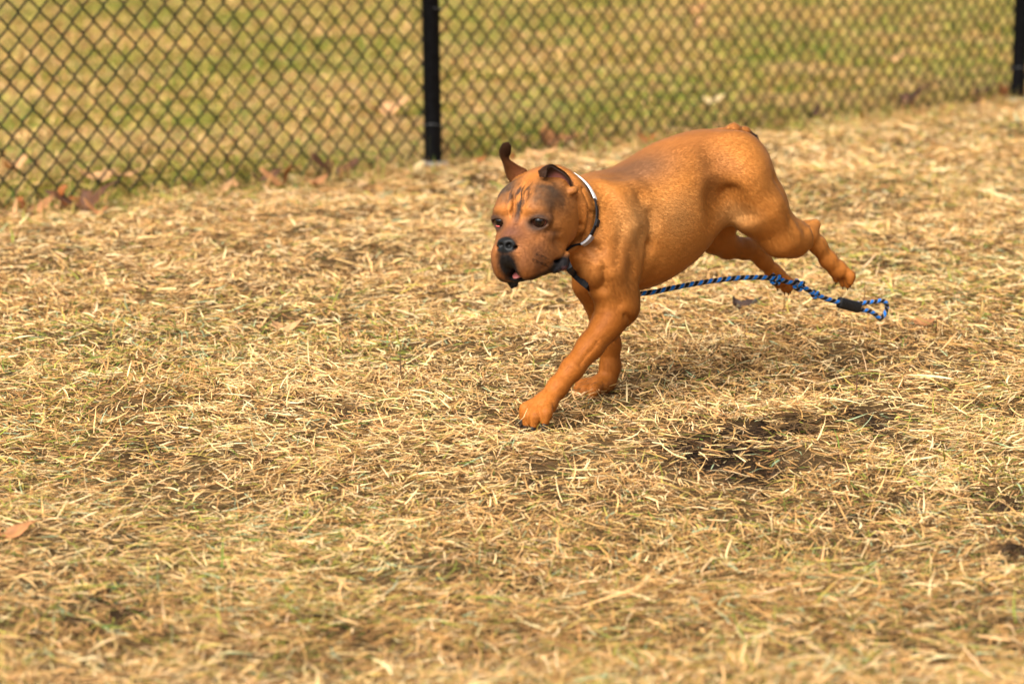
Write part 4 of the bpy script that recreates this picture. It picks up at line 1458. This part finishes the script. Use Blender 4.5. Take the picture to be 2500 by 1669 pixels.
LITTER_RNG = np.random.default_rng(91)
for i in range(26):
    s_ = [-1.9, -1.75, -1.6][i % 3] + LITTER_RNG.normal(0, .18) if i < 11 else LITTER_RNG.uniform(-1.5, 3.0)
    k_ = LITTER_RNG.normal(-.06, .06)
    gx, gy = POST1[0] + FD[0] * s_ + FN[0] * k_, POST1[1] + FD[1] * s_ + FN[1] * k_
    v, f = leaf_mesh(300 + i, int(LITTER_RNG.integers(2, 5)), LITTER_RNG.uniform(.3, .9), .3, .25, LITTER_RNG.uniform(.016, .034), .7)
    o = mesh_obj('leaf_scrap', v, f, leaf_mat([ORNG, PINK, BRWN, TANL][i % 4]))
    o.rotation_euler = (LITTER_RNG.uniform(-.8, .8), LITTER_RNG.uniform(-.6, .6), LITTER_RNG.uniform(0, 6.28))
    o.location = (gx, gy, float(ground_z(np.array([[gx, gy]]))[0]) + .016)
    sm = o.modifiers.new('thickness', 'SOLIDIFY'); sm.thickness = .0006
    tag(o, 'small rusty scrap of leaf in the litter along the fence foot', 'leaf scrap', 'leaf litter along the fence')

CLODM = plain('dark_earth', (.035, .022, .013), .98, 0, 120, .6, .6, spec=0.0)
ROOTM = plain('dead_roots', (.16, .095, .042), .9, 0, 60, .5, spec=.05)
CLODS = [(2095, 530, 34, .5, 'small dark lump of earth on the straw right of the hind legs'),
         (2130, 1036, 70, .40, 'dark dug-up tuft of roots and earth, right of the bare patch'),
         (1935, 1052, 60, .40, 'dark clod of roots at the upper edge of the bare earth patch'),
         (2462, 1220, 90, .42, 'dark rooty clod at the right edge of the picture'),
         (2470, 1345, 100, .4, 'flat dark clod at the right edge, nearest the camera')]
for i, (x, y, px, hh, lb) in enumerate(CLODS):
    g = ground_at(x, y); k = float(np.linalg.norm(g - CC)) / F_PX; r_ = px * k * .5
    v, f = sphere((0, 0, 0), 1, 40, 26)
    dn = fbm(v + i * 7 + 20, 1.7, 2)[:, None] * .9 + fbm(v + i * 3 + 50, 6.0, 3)[:, None] * .75
    v = v * (.02 + dn ** 1.3 * 1.1) * A(1, .85, hh) * r_
    root = empty('earth_clod', (g[0], g[1], float(ground_z(g[None, :2])[0])))
    lump = mesh_obj('lump', v, f, CLODM, root, False); lump.location = (0, 0, r_ * hh * .25)
    rr = np.random.default_rng(40 + i); parts = []
    for q in range(70):
        vi = v[rr.integers(len(v))] + A(0, 0, r_ * hh * .25); dr = vi / (np.linalg.norm(vi) + 1e-6) + rr.normal(0, .6, 3); dr[2] = abs(dr[2]) * .6
        L_ = rr.uniform(.015, .045)
        parts.append(tube(spline([vi * .9, vi + dr * L_ * .5, vi + dr * L_ * .9 + A(0, 0, -L_ * .35)], 5), [.0009, .0008, .0007, .0005, .0002], 3, cap=False))
    rv, rf = join(*parts); mesh_obj('roots', rv, rf, ROOTM, root)
    tag(root, lb, 'clod', 'clods of dug-up earth')
